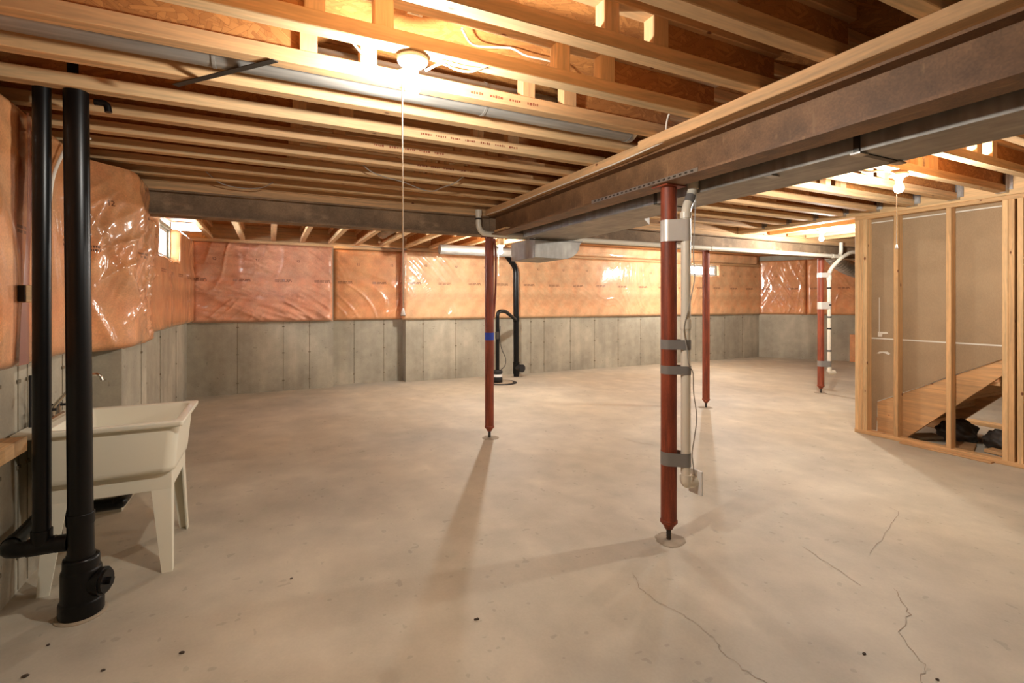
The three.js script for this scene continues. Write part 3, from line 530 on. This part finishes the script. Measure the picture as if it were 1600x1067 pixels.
for (const u of [-0.2, 0.92]) part('duct_seam', rod([u, 2.215, 2.335], [u + 0.012, 2.215, 2.335], 0.0785, 0.0785, 36), M.duct, round);
const strap = mesh(numbered('metal_strap'), bar(-0.014, 0.014, 0, 0.56, 0, 0.003, 0.0005), M.steel); strap.position.copy(P(0.017, 2.05, 2.253)); strap.rotation.y = Math.atan2(0.37, 0.415); tag(strap, 'dark flat metal strap slanting across two joists beneath the round duct', 'strap'); scene.add(strap);
const flex = thing('flexible_duct', 'silver foil duct hanging low near the farthest post', 'duct', 9.3, 5.15, 1.75);
{ const g = new THREE.TubeGeometry(new THREE.CatmullRomCurve3([P(8.62, 5.25, 2.25), P(8.78, 5.2, 2.08), P(9.15, 5.15, 1.93), P(9.8, 5.1, 1.9), P(10.6, 5.1, 1.95)]), 160, 0.125, 26, false), p = g.attributes.position, n = g.attributes.normal, uvv = g.attributes.uv; for (let i = 0; i < p.count; i++) { const d = 0.006 * Math.sin(uvv.getX(i) * 260); p.setXYZ(i, p.getX(i) + n.getX(i) * d, p.getY(i) + n.getY(i) * d, p.getZ(i) + n.getZ(i) * d); } g.computeVertexNormals(); part('foil_sleeve', g, M.foil, flex); part('hanger_strap', bar(9.1, 9.13, 5.148, 5.152, 2.04, CEIL, 0.0005), M.steel, flex); }
const stub = thing('round_duct', 'short grey duct piece under the back joists, left of the post with blue tape', 'duct', 2.9, 7.35, 2.09);
part('duct_pipe', rod([2.35, 7.35, 2.17], [3.6, 7.35, 2.17], 0.075, 0.075, 30), M.duct, stub);
const stubB = thing('round_duct', 'short round duct tucked between two joists near the back wall', 'duct', 1.5, 6.9, 2.3);
part('duct_pipe', rod([1.48, 5.3, 2.36], [1.48, 7.3, 2.36], 0.075, 0.075, 30), M.duct, stubB); part('end_collar', rod([1.48, 7.3, 2.36], [1.48, 7.34, 2.36], 0.08, 0.08, 30), M.foil, stubB);

// ------------------------------------------------------------------ bare-bulb lamps
function lamp(u, w, h, ceil, label, cord, power = 1) {                          // h: height of the bulb's centre, ceil: what it hangs from
  const o = thing('bulb_lamp', label, 'lamp', u, w, ceil, 'bare-bulb lamps'), top = h + 0.072;
  if (ceil - top > 0.05) part('junction_box', new THREE.CylinderGeometry(0.052, 0.052, ceil - top - 0.03, 8).translate(u, (ceil + top + 0.03) / 2, -w), M.box, o);
  part('lampholder', lathe([[0, 0.045], [0.057, 0.045], [0.0575, 0.034], [0.052, 0.026], [0.03, 0.016], [0.022, 0.002], [0.021, -0.012], [0.017, -0.014], [0, -0.014]], u, w, top - 0.014), M.porcelain, o);
  part('bulb', lathe([[0, -0.033], [0.012, -0.031], [0.022, -0.024], [0.029, -0.012], [0.031, 0], [0.029, 0.013], [0.023, 0.027], [0.016, 0.04], [0.0135, 0.052], [0.0135, 0.06], [0, 0.06]], u, w, h, 28), M.bulb, o);
  if (cord) {
    part('pull_cord', cable([[u - 0.02, w, top - 0.012], [u - 0.036, w - 0.003, top - 0.04], [u - 0.04, w - 0.005, top - 0.12], [u - 0.038, w - 0.004, (h + cord) / 2], [u - 0.037, w - 0.004, cord + 0.03]], 0.0026), M.cableWhite, o);
    part('cord_bell', lathe([[0, 0.03], [0.004, 0.028], [0.006, 0.018], [0.009, 0.004], [0.0085, 0], [0, 0]], u - 0.037, w - 0.004, cord, 16), M.white, o);
  }
  const l = new THREE.PointLight(LAMP, LAMP_POWER * power, 0, 2); l.name = 'bulb_light'; l.position.copy(P(u, w, h)).sub(o.position); l.castShadow = true; l.shadow.radius = 1.5; o.add(l);
  return o;
}
lamp(0.474, 1.805, 2.15, JOIST - 0.001, 'bare bulb lamp nearest the camera, with a long white pull cord', 1.30, 0.6);
lamp(3.917, 1.9, 2.14, JOIST - 0.001, 'bare bulb lamp with a short cord in front of the stud wall', 1.72, 0.8);
lamp(6.16, 3.83, 2.14, JOIST - 0.001, 'bare bulb lamp above the white pipe elbow, left of the stud wall top');
lamp(2.92, 6.33, 2.06, JOIST - 0.001, 'bare bulb lamp beside the top of the post with blue tape', 1.72, 1.4);
lamp(7.49, 6.87, 2.03, CEIL - 0.001, 'bare bulb lamp far back, hidden behind the plain red post', 0, 1.4);

// ------------------------------------------------------------------ cables
function wire(name, label, pts, r, m) { const o = mesh(numbered(name), cable(pts, r), m); tag(o, label, 'cable'); scene.add(o); return o; }
wire('electrical_cable', 'white cable looping right from the nearest lampholder along the joist', [[0.52, 1.8, 2.215], [0.577, 1.779, 2.245], [0.64, 1.786, 2.238], [0.69, 1.775, 2.236], [0.735, 1.765, 2.252], [0.77, 1.75, 2.275]], 0.005, M.cableWhite);
wire('electrical_cable', 'white cable dropping from the joist down to the nearest lampholder, on its left', [[0.235, 1.83, 2.31], [0.27, 1.85, 2.28], [0.345, 1.862, 2.225], [0.41, 1.84, 2.205], [0.45, 1.815, 2.215]], 0.005, M.cableWhite);
wire('electrical_cable', 'white cable crossing the joist opening right of the nearest lamp', [[0.68, 1.84, 2.43], [0.773, 1.95, 2.44], [0.9, 1.96, 2.462], [0.954, 1.95, 2.466], [1.017, 1.95, 2.45], [1.183, 1.96, 2.447], [1.24, 2.04, 2.40]], 0.005, M.cableWhite);
wire('electrical_cable', 'thin white cable stapled along the nailer plank of the main beam', [[1.87, 1.9, 2.36], [1.885, 1.975, 2.34], [1.88, 1.99, 2.26], [1.882, 1.985, 2.215], [1.878, 2.1, 2.2], [1.897, 2.4, 2.2], [1.897, 2.876, 2.198], [1.897, 3.5, 2.2], [1.895, 4.014, 2.193], [1.89, 4.4, 2.2]], 0.0045, M.cableWhite);
wire('electrical_cable', 'thin cable sagging in a V beneath the joists in front of the cross beam', [[0.5, 3.34, 2.3], [0.624, 3.482, 2.25], [0.892, 3.673, 2.248], [1.146, 3.828, 2.235], [1.2, 3.67, 2.24], [1.251, 3.519, 2.25], [1.3, 3.4, 2.3]], 0.004, M.cableGrey);
wire('electrical_cable', 'thin cable curving under the last joists at left, above the cross beam', [[-0.42, 4.2, 2.3], [-0.333, 4.33, 2.25], [-0.2, 4.36, 2.235], [-0.06, 4.3, 2.24], [0.02, 4.22, 2.27]], 0.004, M.cableGrey);
wire('electrical_cable', 'white cable curving between the two black pipes on the left wall', [[-0.9, 3.5, 2.26], [-0.94, 3.38, 2.22], [-0.945, 3.25, 2.1], [-0.95, 3.14, 1.95], [-0.955, 3.1, 1.75]], 0.008, M.cableWhite);
wire('electrical_cable', 'dark cable hanging loose down the right side of the post with blue tape', [[2.02, 4.53, 1.99], [2.033, 4.53, 1.85], [2.036, 4.53, 1.65], [2.03, 4.53, 1.45], [2.02, 4.53, 1.3], [2.012, 4.53, 1.2]], 0.011, M.post);
wire('electrical_cable', 'white cables bunched above the lamp in front of the stud wall', [[3.62, 2.1, 2.3], [3.7, 1.98, 2.252], [3.78, 1.92, 2.25], [3.86, 1.9, 2.235], [3.92, 1.9, 2.22]], 0.006, M.cableWhite);

// ------------------------------------------------------------------ stud wall by the stairs
const SU = 5.48, SD = 0.085;
function stud(w0, label, m, u0 = SU) { const o = mesh(numbered('wall_stud'), bar(u0, u0 + SD, w0, w0 + 0.038, 0.038, 2.2), m); tag(o, label, 'stud'); scene.add(o); return o; }
stud(3.022, 'left board of the stud cluster at the free end of the stud wall', M.stud);
stud(2.983, 'middle board of the stud cluster at the free end of the stud wall', M.studB);
stud(2.944, 'right board of the stud cluster at the free end of the stud wall', M.stud);
stud(2.667, 'single stud left of the middle in the stud wall, below the short pull cord', M.studB);
stud(2.249, 'single stud right of the middle in the stud wall, in front of the dark gap', M.studB);
stud(1.868, 'left board of the stud cluster at the right picture edge', M.stud);
stud(1.829, 'middle board of the stud cluster at the right picture edge', M.studB);
stud(1.775, 'right board of the stud cluster at the right picture edge', M.stud);
for (const [w0, l] of [[1.36, 'stud of the stair wall, next one toward the camera'], [0.95, 'stud of the stair wall, nearest the camera']]) stud(w0, l, M.stud);
const plate = mesh(numbered('bottom_plate'), bar(SU - 0.005, SU + SD, 0.5, 3.06, 0, 0.038), M.studB); tag(plate, 'wooden bottom plate of the stud wall on the concrete floor', 'plate'); scene.add(plate);
const plateT = mesh(numbered('top_plate'), bar(SU, SU + SD, 0.5, 3.06, 2.2, 2.236), M.studB); tag(plateT, 'wooden top plate of the stud wall beneath the header', 'plate'); scene.add(plateT);
const plateS = mesh(numbered('floor_board'), bar(SU - 0.075, SU - 0.01, 1.95, 2.62, 0, 0.012), M.stair); tag(plateS, 'loose thin wood strip lying along the bottom plate of the stud wall', 'board'); scene.add(plateS);
function sheet(label, pts, parts) { const o = thing('drywall_sheet', label, 'drywall', 5.572, 2.4, Math.min(...pts.map((p) => p[1]))); part('paper_face', boxUV(flat(profWH(pts, 5.567, 5.579))), M.paper, o); if (parts) parts(o); return o; }
sheet('narrow strip of drywall above the upper white seam, behind the studs', rect(0.5, 2.95, 2.172, 2.235), (o) => part('joint_compound', block(5.564, 5.58, 0.5, 2.95, 2.16, 2.171), M.compound, o, 'white seam'));
sheet('upper brown drywall sheet behind the studs', rect(0.5, 2.95, 0.989, 2.159), (o) => { part('joint_compound', block(5.564, 5.58, 0.5, 2.95, 0.976, 0.988), M.compound, o, 'white seam');
  part('torn_paper', bar(5.5645, 5.567, 2.871, 2.877, 1.05, 1.4, 0.001), M.compound, o, 'white torn edge'); part('torn_paper', profWH([[2.885, 1.05], [2.885, 1.0], [2.85, 1.002], [2.845, 1.03], [2.795, 1.035], [2.8, 1.05]], 5.563, 5.567), M.compound, o, 'white torn patch'); });
sheet('lower brown drywall sheet behind the studs, cut along the stair stringer', [[2.95, 0.04], [2.95, 0.975], [1.75, 0.975], [1.93, 0.874], [2.25, 0.70], [2.40, 0.62], [2.45, 0.585], [2.541, 0.535], [2.9, 0.34], [2.905, 0.04]], (o) => part('torn_paper', profWH([[2.90, 0.83], [2.87, 0.85], [2.80, 0.855], [2.775, 0.835], [2.79, 0.825], [2.84, 0.842], [2.875, 0.828]], 5.563, 5.567), M.compound, o, 'white torn patch'));
// stairs: stringers, treads, far side
const stairs = thing('staircase', 'wooden stair flight seen from the side through the stud wall', 'stairs', 5.6, 2.6, 0);
const strPts = [[2.902, 0.0], [2.902, 0.332], [2.541, 0.53], [1.933, 0.872], [0.7, 1.58], [0.7, 1.42], [1.933, 0.734], [2.671, 0.0]];
part('stringer', boxUV(flat(profWH(strPts, 5.582, 5.618, [], 0.002))), M.stair, stairs);
part('stringer', boxUV(flat(profWH(strPts, 6.42, 6.458, [], 0.002))), M.stair, stairs);
for (let i = 0; i < 9; i++) { const w1 = 2.93 - i * 0.235, h = 0.19 * (i + 1) * 0.87; if (h > 1.6) break; part('tread', bar(5.62, 6.418, w1 - 0.26, w1, h - 0.03, h), M.stair, stairs); part('riser', bar(5.62, 6.418, w1 - 0.262, w1 - 0.25, h + 0.001, h + 0.13), M.stair, stairs); }
struct('wall_stair', block(7.9, 8.0, -3.0, 2.5, 0, 2.235), M.concrete);
{ const s2 = mesh(numbered('wall_stud'), bar(7.0, 7.085, 2.36, 2.4, 0, 2.25), M.studB); tag(s2, 'stud standing on the far side of the stairs, seen through the dark gap', 'stud'); scene.add(s2);
  const p2 = mesh(numbered('bottom_plate'), bar(6.98, 7.1, 1.2, 3.3, 0, 0.038), M.stud); p2.position.y = 0; tag(p2, 'wooden plate on the floor on the far side of the stairs', 'plate'); scene.add(p2);
  s2.position.y = 0.038; s2.scale.y = 0.98; }
// scraps stored beneath the stairs
[['flattened tan cardboard under the stairs, nearest the gap', 5.78, 2.3, 0.14, 0.3, 0.2, 0.3, M.cardboard], ['grey board scrap under the stairs, left of the cardboard', 5.85, 2.6, 0.09, 0.26, 0.16, -0.4, M.patch], ['dark board scrap at the back beneath the stairs', 6.15, 2.1, 0.1, 0.4, 0.25, 0.9, M.beam], ['short wood offcut under the stairs, near the right cluster', 5.8, 1.98, 0.06, 0.28, 0.12, 1.4, M.stair]].forEach(([l, u, w, h, a, b, t, m], i) => {
  const o = mesh(numbered('scrap_board'), bar(-a / 2, a / 2, -b / 2, b / 2, 0, i ? 0.03 : 0.02), m); o.position.copy(P(u, w, 0.005)); o.rotation.y = t; tag(o, l, 'scrap'); scene.add(o); });
[['added dark bag to darken the floor under the stairs, behind the single right stud', 6.02, 2.42, 0.16], ['added dark bag to darken the floor under the stairs beside the right stud cluster', 6.0, 2.06, 0.15]].forEach(([l, u, w, r]) => { const g = new THREE.SphereGeometry(r, 32, 20), p = g.attributes.position; for (let i = 0; i < p.count; i++) { const x = p.getX(i) / r, y = p.getY(i) / r, z = p.getZ(i) / r, k = 1 + 0.16 * noise(x * 3 + 5, y * 3 + z * 2) + 0.06 * noise(x * 9, z * 9 + y * 7); p.setXYZ(i, p.getX(i) * k, Math.max(-r * 0.55, p.getY(i) * k * 0.75), p.getZ(i) * k); } g.computeVertexNormals(); const o = mesh(numbered('added_dark_bag'), g.translate(0, r * 0.55, 0), M.bag); o.position.copy(P(u, w, 0.001)); tag(o, l, 'bag'); scene.add(o); });  // dark bags added to darken the lit floor beneath the stairs

// ------------------------------------------------------------------ laundry tub
const tub = thing('laundry_tub', 'cream plastic laundry tub on four tapered legs against the left wall', 'sink', -0.72, 3.25, 0);
function ringLoft(rings, closeStart, closeEnd) {                    // rings: [u0,u1,w0,w1,h,r], each a rounded rectangle
  const N = 32, pos = [], uv = [], idx = [];
  rings.forEach(([u0, u1, w0, w1, h, r], j) => { for (let i = 0; i < N; i++) { const q = Math.floor(i / 8), a = (q + (i % 8) / 7) * Math.PI / 2, cu = q === 0 || q === 3 ? u1 - r : u0 + r, cw = q < 2 ? w1 - r : w0 + r; pos.push(cu + Math.cos(a) * r, h, -(cw + Math.sin(a) * r)); uv.push(i / N, j); } });
  for (let j = 0; j < rings.length - 1; j++) for (let i = 0; i < N; i++) { const a = j * N + i, b = j * N + (i + 1) % N, c = a + N, d = b + N; idx.push(a, b, d, a, d, c); }
  for (const [on, j, s] of [[closeStart, 0, 1], [closeEnd, rings.length - 1, -1]]) if (on) { const [u0, u1, w0, w1, h] = rings[j], k = pos.length / 3; pos.push((u0 + u1) / 2, h, -(w0 + w1) / 2); uv.push(0.5, 0.5); for (let i = 0; i < N; i++) { const a = j * N + i, b = j * N + (i + 1) % N; s > 0 ? idx.push(k, b, a) : idx.push(k, a, b); } }
  const g = new THREE.BufferGeometry(); g.setAttribute('position', new THREE.Float32BufferAttribute(pos, 3)); g.setAttribute('uv', new THREE.Float32BufferAttribute(uv, 2)); g.setIndex(idx); const f = g.toNonIndexed(); f.computeVertexNormals(); return g.computeVertexNormals(), g;
}
const RH = 0.752;
part('basin', ringLoft([
  [-0.95, -0.455, 3.02, 3.49, 0.488, 0.05], [-0.965, -0.44, 3.005, 3.505, 0.494, 0.055], [-0.97, -0.436, 3.0, 3.51, 0.52, 0.055], [-0.985, -0.418, 2.991, 3.53, RH - 0.03, 0.05],
  [-0.986, -0.417, 2.99, 3.531, RH - 0.029, 0.05], [-1.045, -0.402, 2.977, 3.555, RH - 0.028, 0.012], [-1.05, -0.396, 2.972, 3.56, RH - 0.022, 0.014], [-1.05, -0.394, 2.97, 3.562, RH - 0.004, 0.014], [-1.046, -0.398, 2.974, 3.558, RH, 0.012],
  [-0.935, -0.43, 3.003, 3.527, RH, 0.05], [-0.928, -0.436, 3.01, 3.52, RH - 0.006, 0.05], [-0.915, -0.46, 3.03, 3.49, 0.56, 0.06], [-0.89, -0.49, 3.06, 3.46, 0.525, 0.06]], true, true), M.tub, tub);
const skirtRing = (o, i) => { const s = new THREE.Shape([[o[0], o[2]], [o[1], o[2]], [o[1], o[3]], [o[0], o[3]]].map(([a, b]) => new THREE.Vector2(a, b))); s.holes.push(new THREE.Path([[o[0] + i, o[2] + i], [o[1] - i, o[2] + i], [o[1] - i, o[3] - i], [o[0] + i, o[3] - i]].map(([a, b]) => new THREE.Vector2(a, b)))); const g = new THREE.ExtrudeGeometry(s, { depth: 0.085, bevelEnabled: true, bevelSize: 0.003, bevelThickness: 0.003, bevelSegments: 2 }); g.rotateX(-Math.PI / 2); return g.translate(0, 0.403, 0); };
part('skirt', skirtRing([-0.945, -0.455, 3.03, 3.485], 0.03), M.tub, tub);
function tubLeg(u, w, su, sw) {                                     // an angle-section leg, tapering to the floor
  const H = 0.41, wt = 0.085, wbm = 0.045, t = 0.008, ring = (wd, h, du, dw) => { const x = u + du * su, y = w + dw * sw; return [[x, y], [x + su * wd, y], [x + su * wd, y + sw * t], [x + su * t, y + sw * t], [x + su * t, y + sw * wd], [x, y + sw * wd]].map(([a, b]) => [a, h, -b]); };
  const A = ring(wbm, 0, -0.012, -0.05), B = ring(wt, H, 0, 0), pos = [];
  for (let i = 0; i < 6; i++) { const j = (i + 1) % 6; pos.push(...A[i], ...A[j], ...B[j], ...A[i], ...B[j], ...B[i]); }
  for (const R of [A, B]) for (const [a, b, c] of [[0, 1, 2], [0, 2, 3], [0, 3, 4], [0, 4, 5]]) pos.push(...R[a], ...R[b], ...R[c]);
  const g = new THREE.BufferGeometry(); g.setAttribute('position', new THREE.Float32BufferAttribute(pos, 3)); g.setAttribute('uv', new THREE.Float32BufferAttribute(new Float32Array(pos.length / 3 * 2), 2)); g.computeVertexNormals(); return g;
}
M.tubLeg = M.tub.clone(); M.tubLeg.side = THREE.DoubleSide;
for (const [u, w, su, sw] of [[-0.453, 3.028, -1, 1], [-0.947, 3.028, 1, 1], [-0.453, 3.487, -1, -1], [-0.947, 3.487, 1, -1]]) part('leg', tubLeg(u, w, su, sw), M.tubLeg, tub);
part('drain', rod([-0.70, 3.25, 0.30], [-0.70, 3.25, 0.492], 0.024), M.abs, tub);
const faucet = thing('faucet', 'chrome faucet with two cross handles and a long swing spout on the laundry tub', 'faucet', -0.99, 3.26, RH);
part('faucet_base', bar(-1.02, -0.965, 3.16, 3.36, RH, RH + 0.03, 0.008), M.chrome, faucet);
part('spout', pipe([[-0.985, 3.26, RH + 0.02], [-0.985, 3.26, RH + 0.07], [-0.87, 3.26, RH + 0.22], [-0.80, 3.26, RH + 0.225], [-0.79, 3.26, RH + 0.19]], 0.0085, 0.03, 12), M.chrome, faucet);
for (const w of [3.19, 3.33]) { const hd = part('handle', rod([-0.985, w, RH + 0.03], [-0.985, w, RH + 0.075], 0.014, 0.01), M.chrome, faucet); part('cross_grip', join(rod([-1.02, w, RH + 0.068], [-0.95, w, RH + 0.068], 0.007), rod([-0.985, w - 0.035, RH + 0.068], [-0.985, w + 0.035, RH + 0.068], 0.007)), M.rubber, hd); }
const cleat = mesh(numbered('wood_cleat'), bar(LEFT + 0.001, -0.97, 2.62, 2.92, 0.69, 0.755), M.studB); tag(cleat, 'short wooden cleat on the left wall at the tub corner', 'cleat'); scene.add(cleat);
const supply = mesh(numbered('supply_pipe'), pipe([[-1.03, 3.14, 1.0], [-1.03, 3.14, 0.70], [-1.03, 3.27, 0.70]], 0.008, 0.02, 10), M.rubber); tag(supply, 'thin dark pipe running down the concrete wall behind the laundry tub', 'pipe'); scene.add(supply);

// ------------------------------------------------------------------ black drain pipes at the left
const S = [-0.735, 2.745], s0 = thing('drain_stack', 'thick black plastic drain stack with a cleanout at its foot, in front of the tub', 'pipe', S[0], S[1], 0);
const lean = (g) => { const p = g.attributes.position; for (let i = 0; i < p.count; i++) { p.setX(p.count > i ? i : i, p.getX(i) - 0.008 * p.getY(i)); } return g; };
part('pipe_run', lean(rod([S[0], S[1], 0.2], [S[0], S[1], 2.46], 0.044, 0.044, 32)), M.abs, s0);
part('tee_hub', lean(lathe([[0.046, 0.44], [0.05, 0.437], [0.05, 0.395], [0.0465, 0.39], [0.0465, 0.27], [0.05, 0.265], [0.05, 0.235]], S[0], S[1], 0, 36)), M.abs, s0);
part('cleanout_body', lathe([[0.05, 0.252], [0.062, 0.25], [0.064, 0.238], [0.064, 0.205], [0.069, 0.2], [0.071, 0.19], [0.071, 0.075], [0.076, 0.07], [0.079, 0.06], [0.079, 0.012], [0.075, 0.004], [0, 0.004]], S[0], S[1], 0, 40), M.abs, s0);
part('floor_ring', lathe([[0.092, 0], [0.092, 0.005], [0.08, 0.008], [0.07, 0.008]], S[0], S[1], 0, 36), M.patch, s0, 'pale ring of mortar');
{ const a = [S[0] + 0.03, S[1] - 0.01, 0.135], d = [0.92, -0.28]; const q = (t, h = 0.135) => [S[0] + d[0] * t, S[1] + d[1] * t, h];
  part('cleanout_branch', join(rod(q(0.03), q(0.075), 0.052, 0.052, 32), rod(q(0.075), q(0.093), 0.058, 0.058, 32)), M.abs, s0);
  part('cleanout_plug', join(rod(q(0.093), q(0.105), 0.05, 0.048, 32), rod(q(0.105), q(0.125), 0.02, 0.02, 4)), M.abs, s0); }
const T = [-0.872, 2.765];
const vent = thing('vent_pipe', 'thinner black plastic pipe standing left of the drain stack, with a side arm', 'pipe', T[0], T[1], 0.28);
part('pipe_run', rod([T[0], T[1], 0.34], [T[0], T[1], 2.46], 0.031, 0.031, 28), M.abs, vent);
part('tee', join(rod([T[0], T[1], 0.31], [T[0], T[1], 0.385], 0.036, 0.036, 28), rod([T[0] - 0.045, T[1], 0.315], [T[0] + 0.045, T[1], 0.315], 0.036, 0.036, 28)), M.abs, vent);
part('side_arm', pipe([[S[0] - 0.045, S[1] + 0.005, 0.318], [-0.992, 2.77, 0.312], [-0.992, 3.14, 0.325], [-0.71, 3.14, 0.33]], 0.031, 0.055, 20), M.abs, vent);
part('coupling', rod([S[0] - 0.045, S[1] + 0.005, 0.318], [S[0] - 0.085, S[1] + 0.007, 0.318], 0.0355, 0.0355, 28), M.abs, vent);
part('elbow_hub', rod([-0.992, 2.83, 0.313], [-0.992, 2.875, 0.314], 0.036, 0.036, 28), M.abs, vent);
part('trap', pipe([[-0.71, 3.14, 0.33], [-0.69, 3.14, 0.33], [-0.69, 3.25, 0.33]], 0.031, 0.05, 20), M.abs, vent);
const hook = thing('pipe_elbow', 'small black pipe elbow among the joists, right of the drain stack top', 'pipe', -0.68, 2.8, 2.2);
part('elbow_bend', pipe([[-0.70, 2.78, 2.238], [-0.655, 2.78, 2.238], [-0.65, 2.78, 2.20]], 0.014, 0.02, 16), M.abs, hook);

// ------------------------------------------------------------------ sump at the back wall
const sump = thing('sump_pit', 'round black sump cover in the floor by the back wall', 'sump cover', 3.48, 7.53, 0);
part('cover', lathe([[0, 0.012], [0.2, 0.012], [0.235, 0.01], [0.262, 0.012], [0.268, 0.006], [0.268, 0]], 3.48, 7.53, 0, 48), M.rubber, sump);
part('inner_lid', lathe([[0, 0.02], [0.19, 0.02], [0.2, 0.013]], 3.48, 7.53, 0, 40), M.patch, sump, 'greyish lid in the ring');
const pump = thing('sump_pump', 'black sump pump with a white band and a hooked discharge pipe', 'pump', 3.4, 7.5, 0.02);
part('pump_body', lathe([[0, 0], [0.085, 0], [0.085, 0.07], [0.075, 0.08], [0.075, 0.15], [0.085, 0.155], [0.085, 0.19], [0.06, 0.2], [0.03, 0.205], [0, 0.205]], 3.4, 7.5, 0.021, 32), M.rubber, pump);
part('label_band', new THREE.CylinderGeometry(0.0785, 0.0785, 0.045, 32, 1, true).translate(3.4, 0.135, -7.5), M.white, pump, 'white band');
part('discharge_pipe', pipe([[3.4, 7.5, 0.21], [3.4, 7.5, 1.2], [3.6, 7.62, 1.2], [3.96, 7.96, 1.04]], 0.032, 0.09, 18), M.abs, pump);
part('check_valve', rod([3.4, 7.5, 0.74], [3.4, 7.5, 0.86], 0.04), M.steel, pump);
part('power_cord', cable([[3.42, 7.44, 0.22], [3.5, 7.42, 0.3], [3.53, 7.46, 0.42], [3.46, 7.44, 0.55], [3.42, 7.46, 0.75], [3.43, 7.46, 0.95]], 0.006), M.rubber, pump);
const drain = thing('drain_pipe', 'black drain pipe down the main back wall, with a round cleanout near the floor', 'pipe', 4.02, 8.02, 0);
part('pipe_run', pipe([[4.01, 8.02, 0.004], [4.0, 8.02, 1.98], [3.84, 7.99, 2.14], [3.7, 7.96, 2.3]], 0.05, 0.1, 22), M.abs, drain);
part('coupling', rod([4.005, 8.02, 1.0], [4.005, 8.02, 1.1], 0.057), M.abs, drain);
part('cleanout_body', rod([4.01, 8.02, 0.05], [4.01, 8.02, 0.27], 0.06), M.abs, drain);
part('cleanout_cap', join(rod([4.03, 8.0, 0.165], [4.06, 7.9, 0.165], 0.065, 0.065), rod([4.06, 7.9, 0.165], [4.066, 7.88, 0.165], 0.07, 0.07)), M.rubber, drain);
const flap = mesh(numbered('insulation_scrap'), bar(11.86, 11.9, 6.62, 6.74, 0.0, 0.62, 0.01), M.battDeep); tag(flap, 'narrow orange insulation scrap standing by the stud wall end, at the far right wall', 'insulation'); scene.add(flap);

// crumbs of mortar and dirt on the floor
[[-0.793, 2.373, 0.014, 'dark crumb on the floor by the drain stack, at the left wall side'], [-0.785, 2.55, 0.009, 'small crumb on the floor just in front of the drain stack'], [-0.304, 2.268, 0.011, 'crumb lying alone on the floor left of the picture middle'], [-0.552, 2.286, 0.009, 'small brown crumb on the near left floor, left of a larger one'], [0.092, 2.643, 0.008, 'tiny dark crumb on the floor beyond the tub, toward the middle'], [0.79, 1.955, 0.012, 'dark splinter on the near floor in the middle'], [2.047, 1.11, 0.009, 'dark pebble on the near right floor'], [2.144, 0.919, 0.008, 'dark speck on the floor at the lower right edge']].forEach(([u, w, r, l]) => {
  r *= 0.6; const g = new THREE.IcosahedronGeometry(r, 1), p = g.attributes.position; for (let i = 0; i < p.count; i++) { const k = 1 + 0.35 * noise(p.getX(i) * 190 + u * 9, p.getZ(i) * 190 + p.getY(i) * 70); p.setXYZ(i, p.getX(i) * k * 1.5, p.getY(i) * k * 0.6, p.getZ(i) * k); } g.computeVertexNormals();
  const o = mesh(numbered('mortar_crumb'), g, M.dirt); o.position.copy(P(u, w, r * 0.4)); tag(o, l, 'crumb', 'crumbs on the floor'); scene.add(o); });

renderer.render(scene, camera);
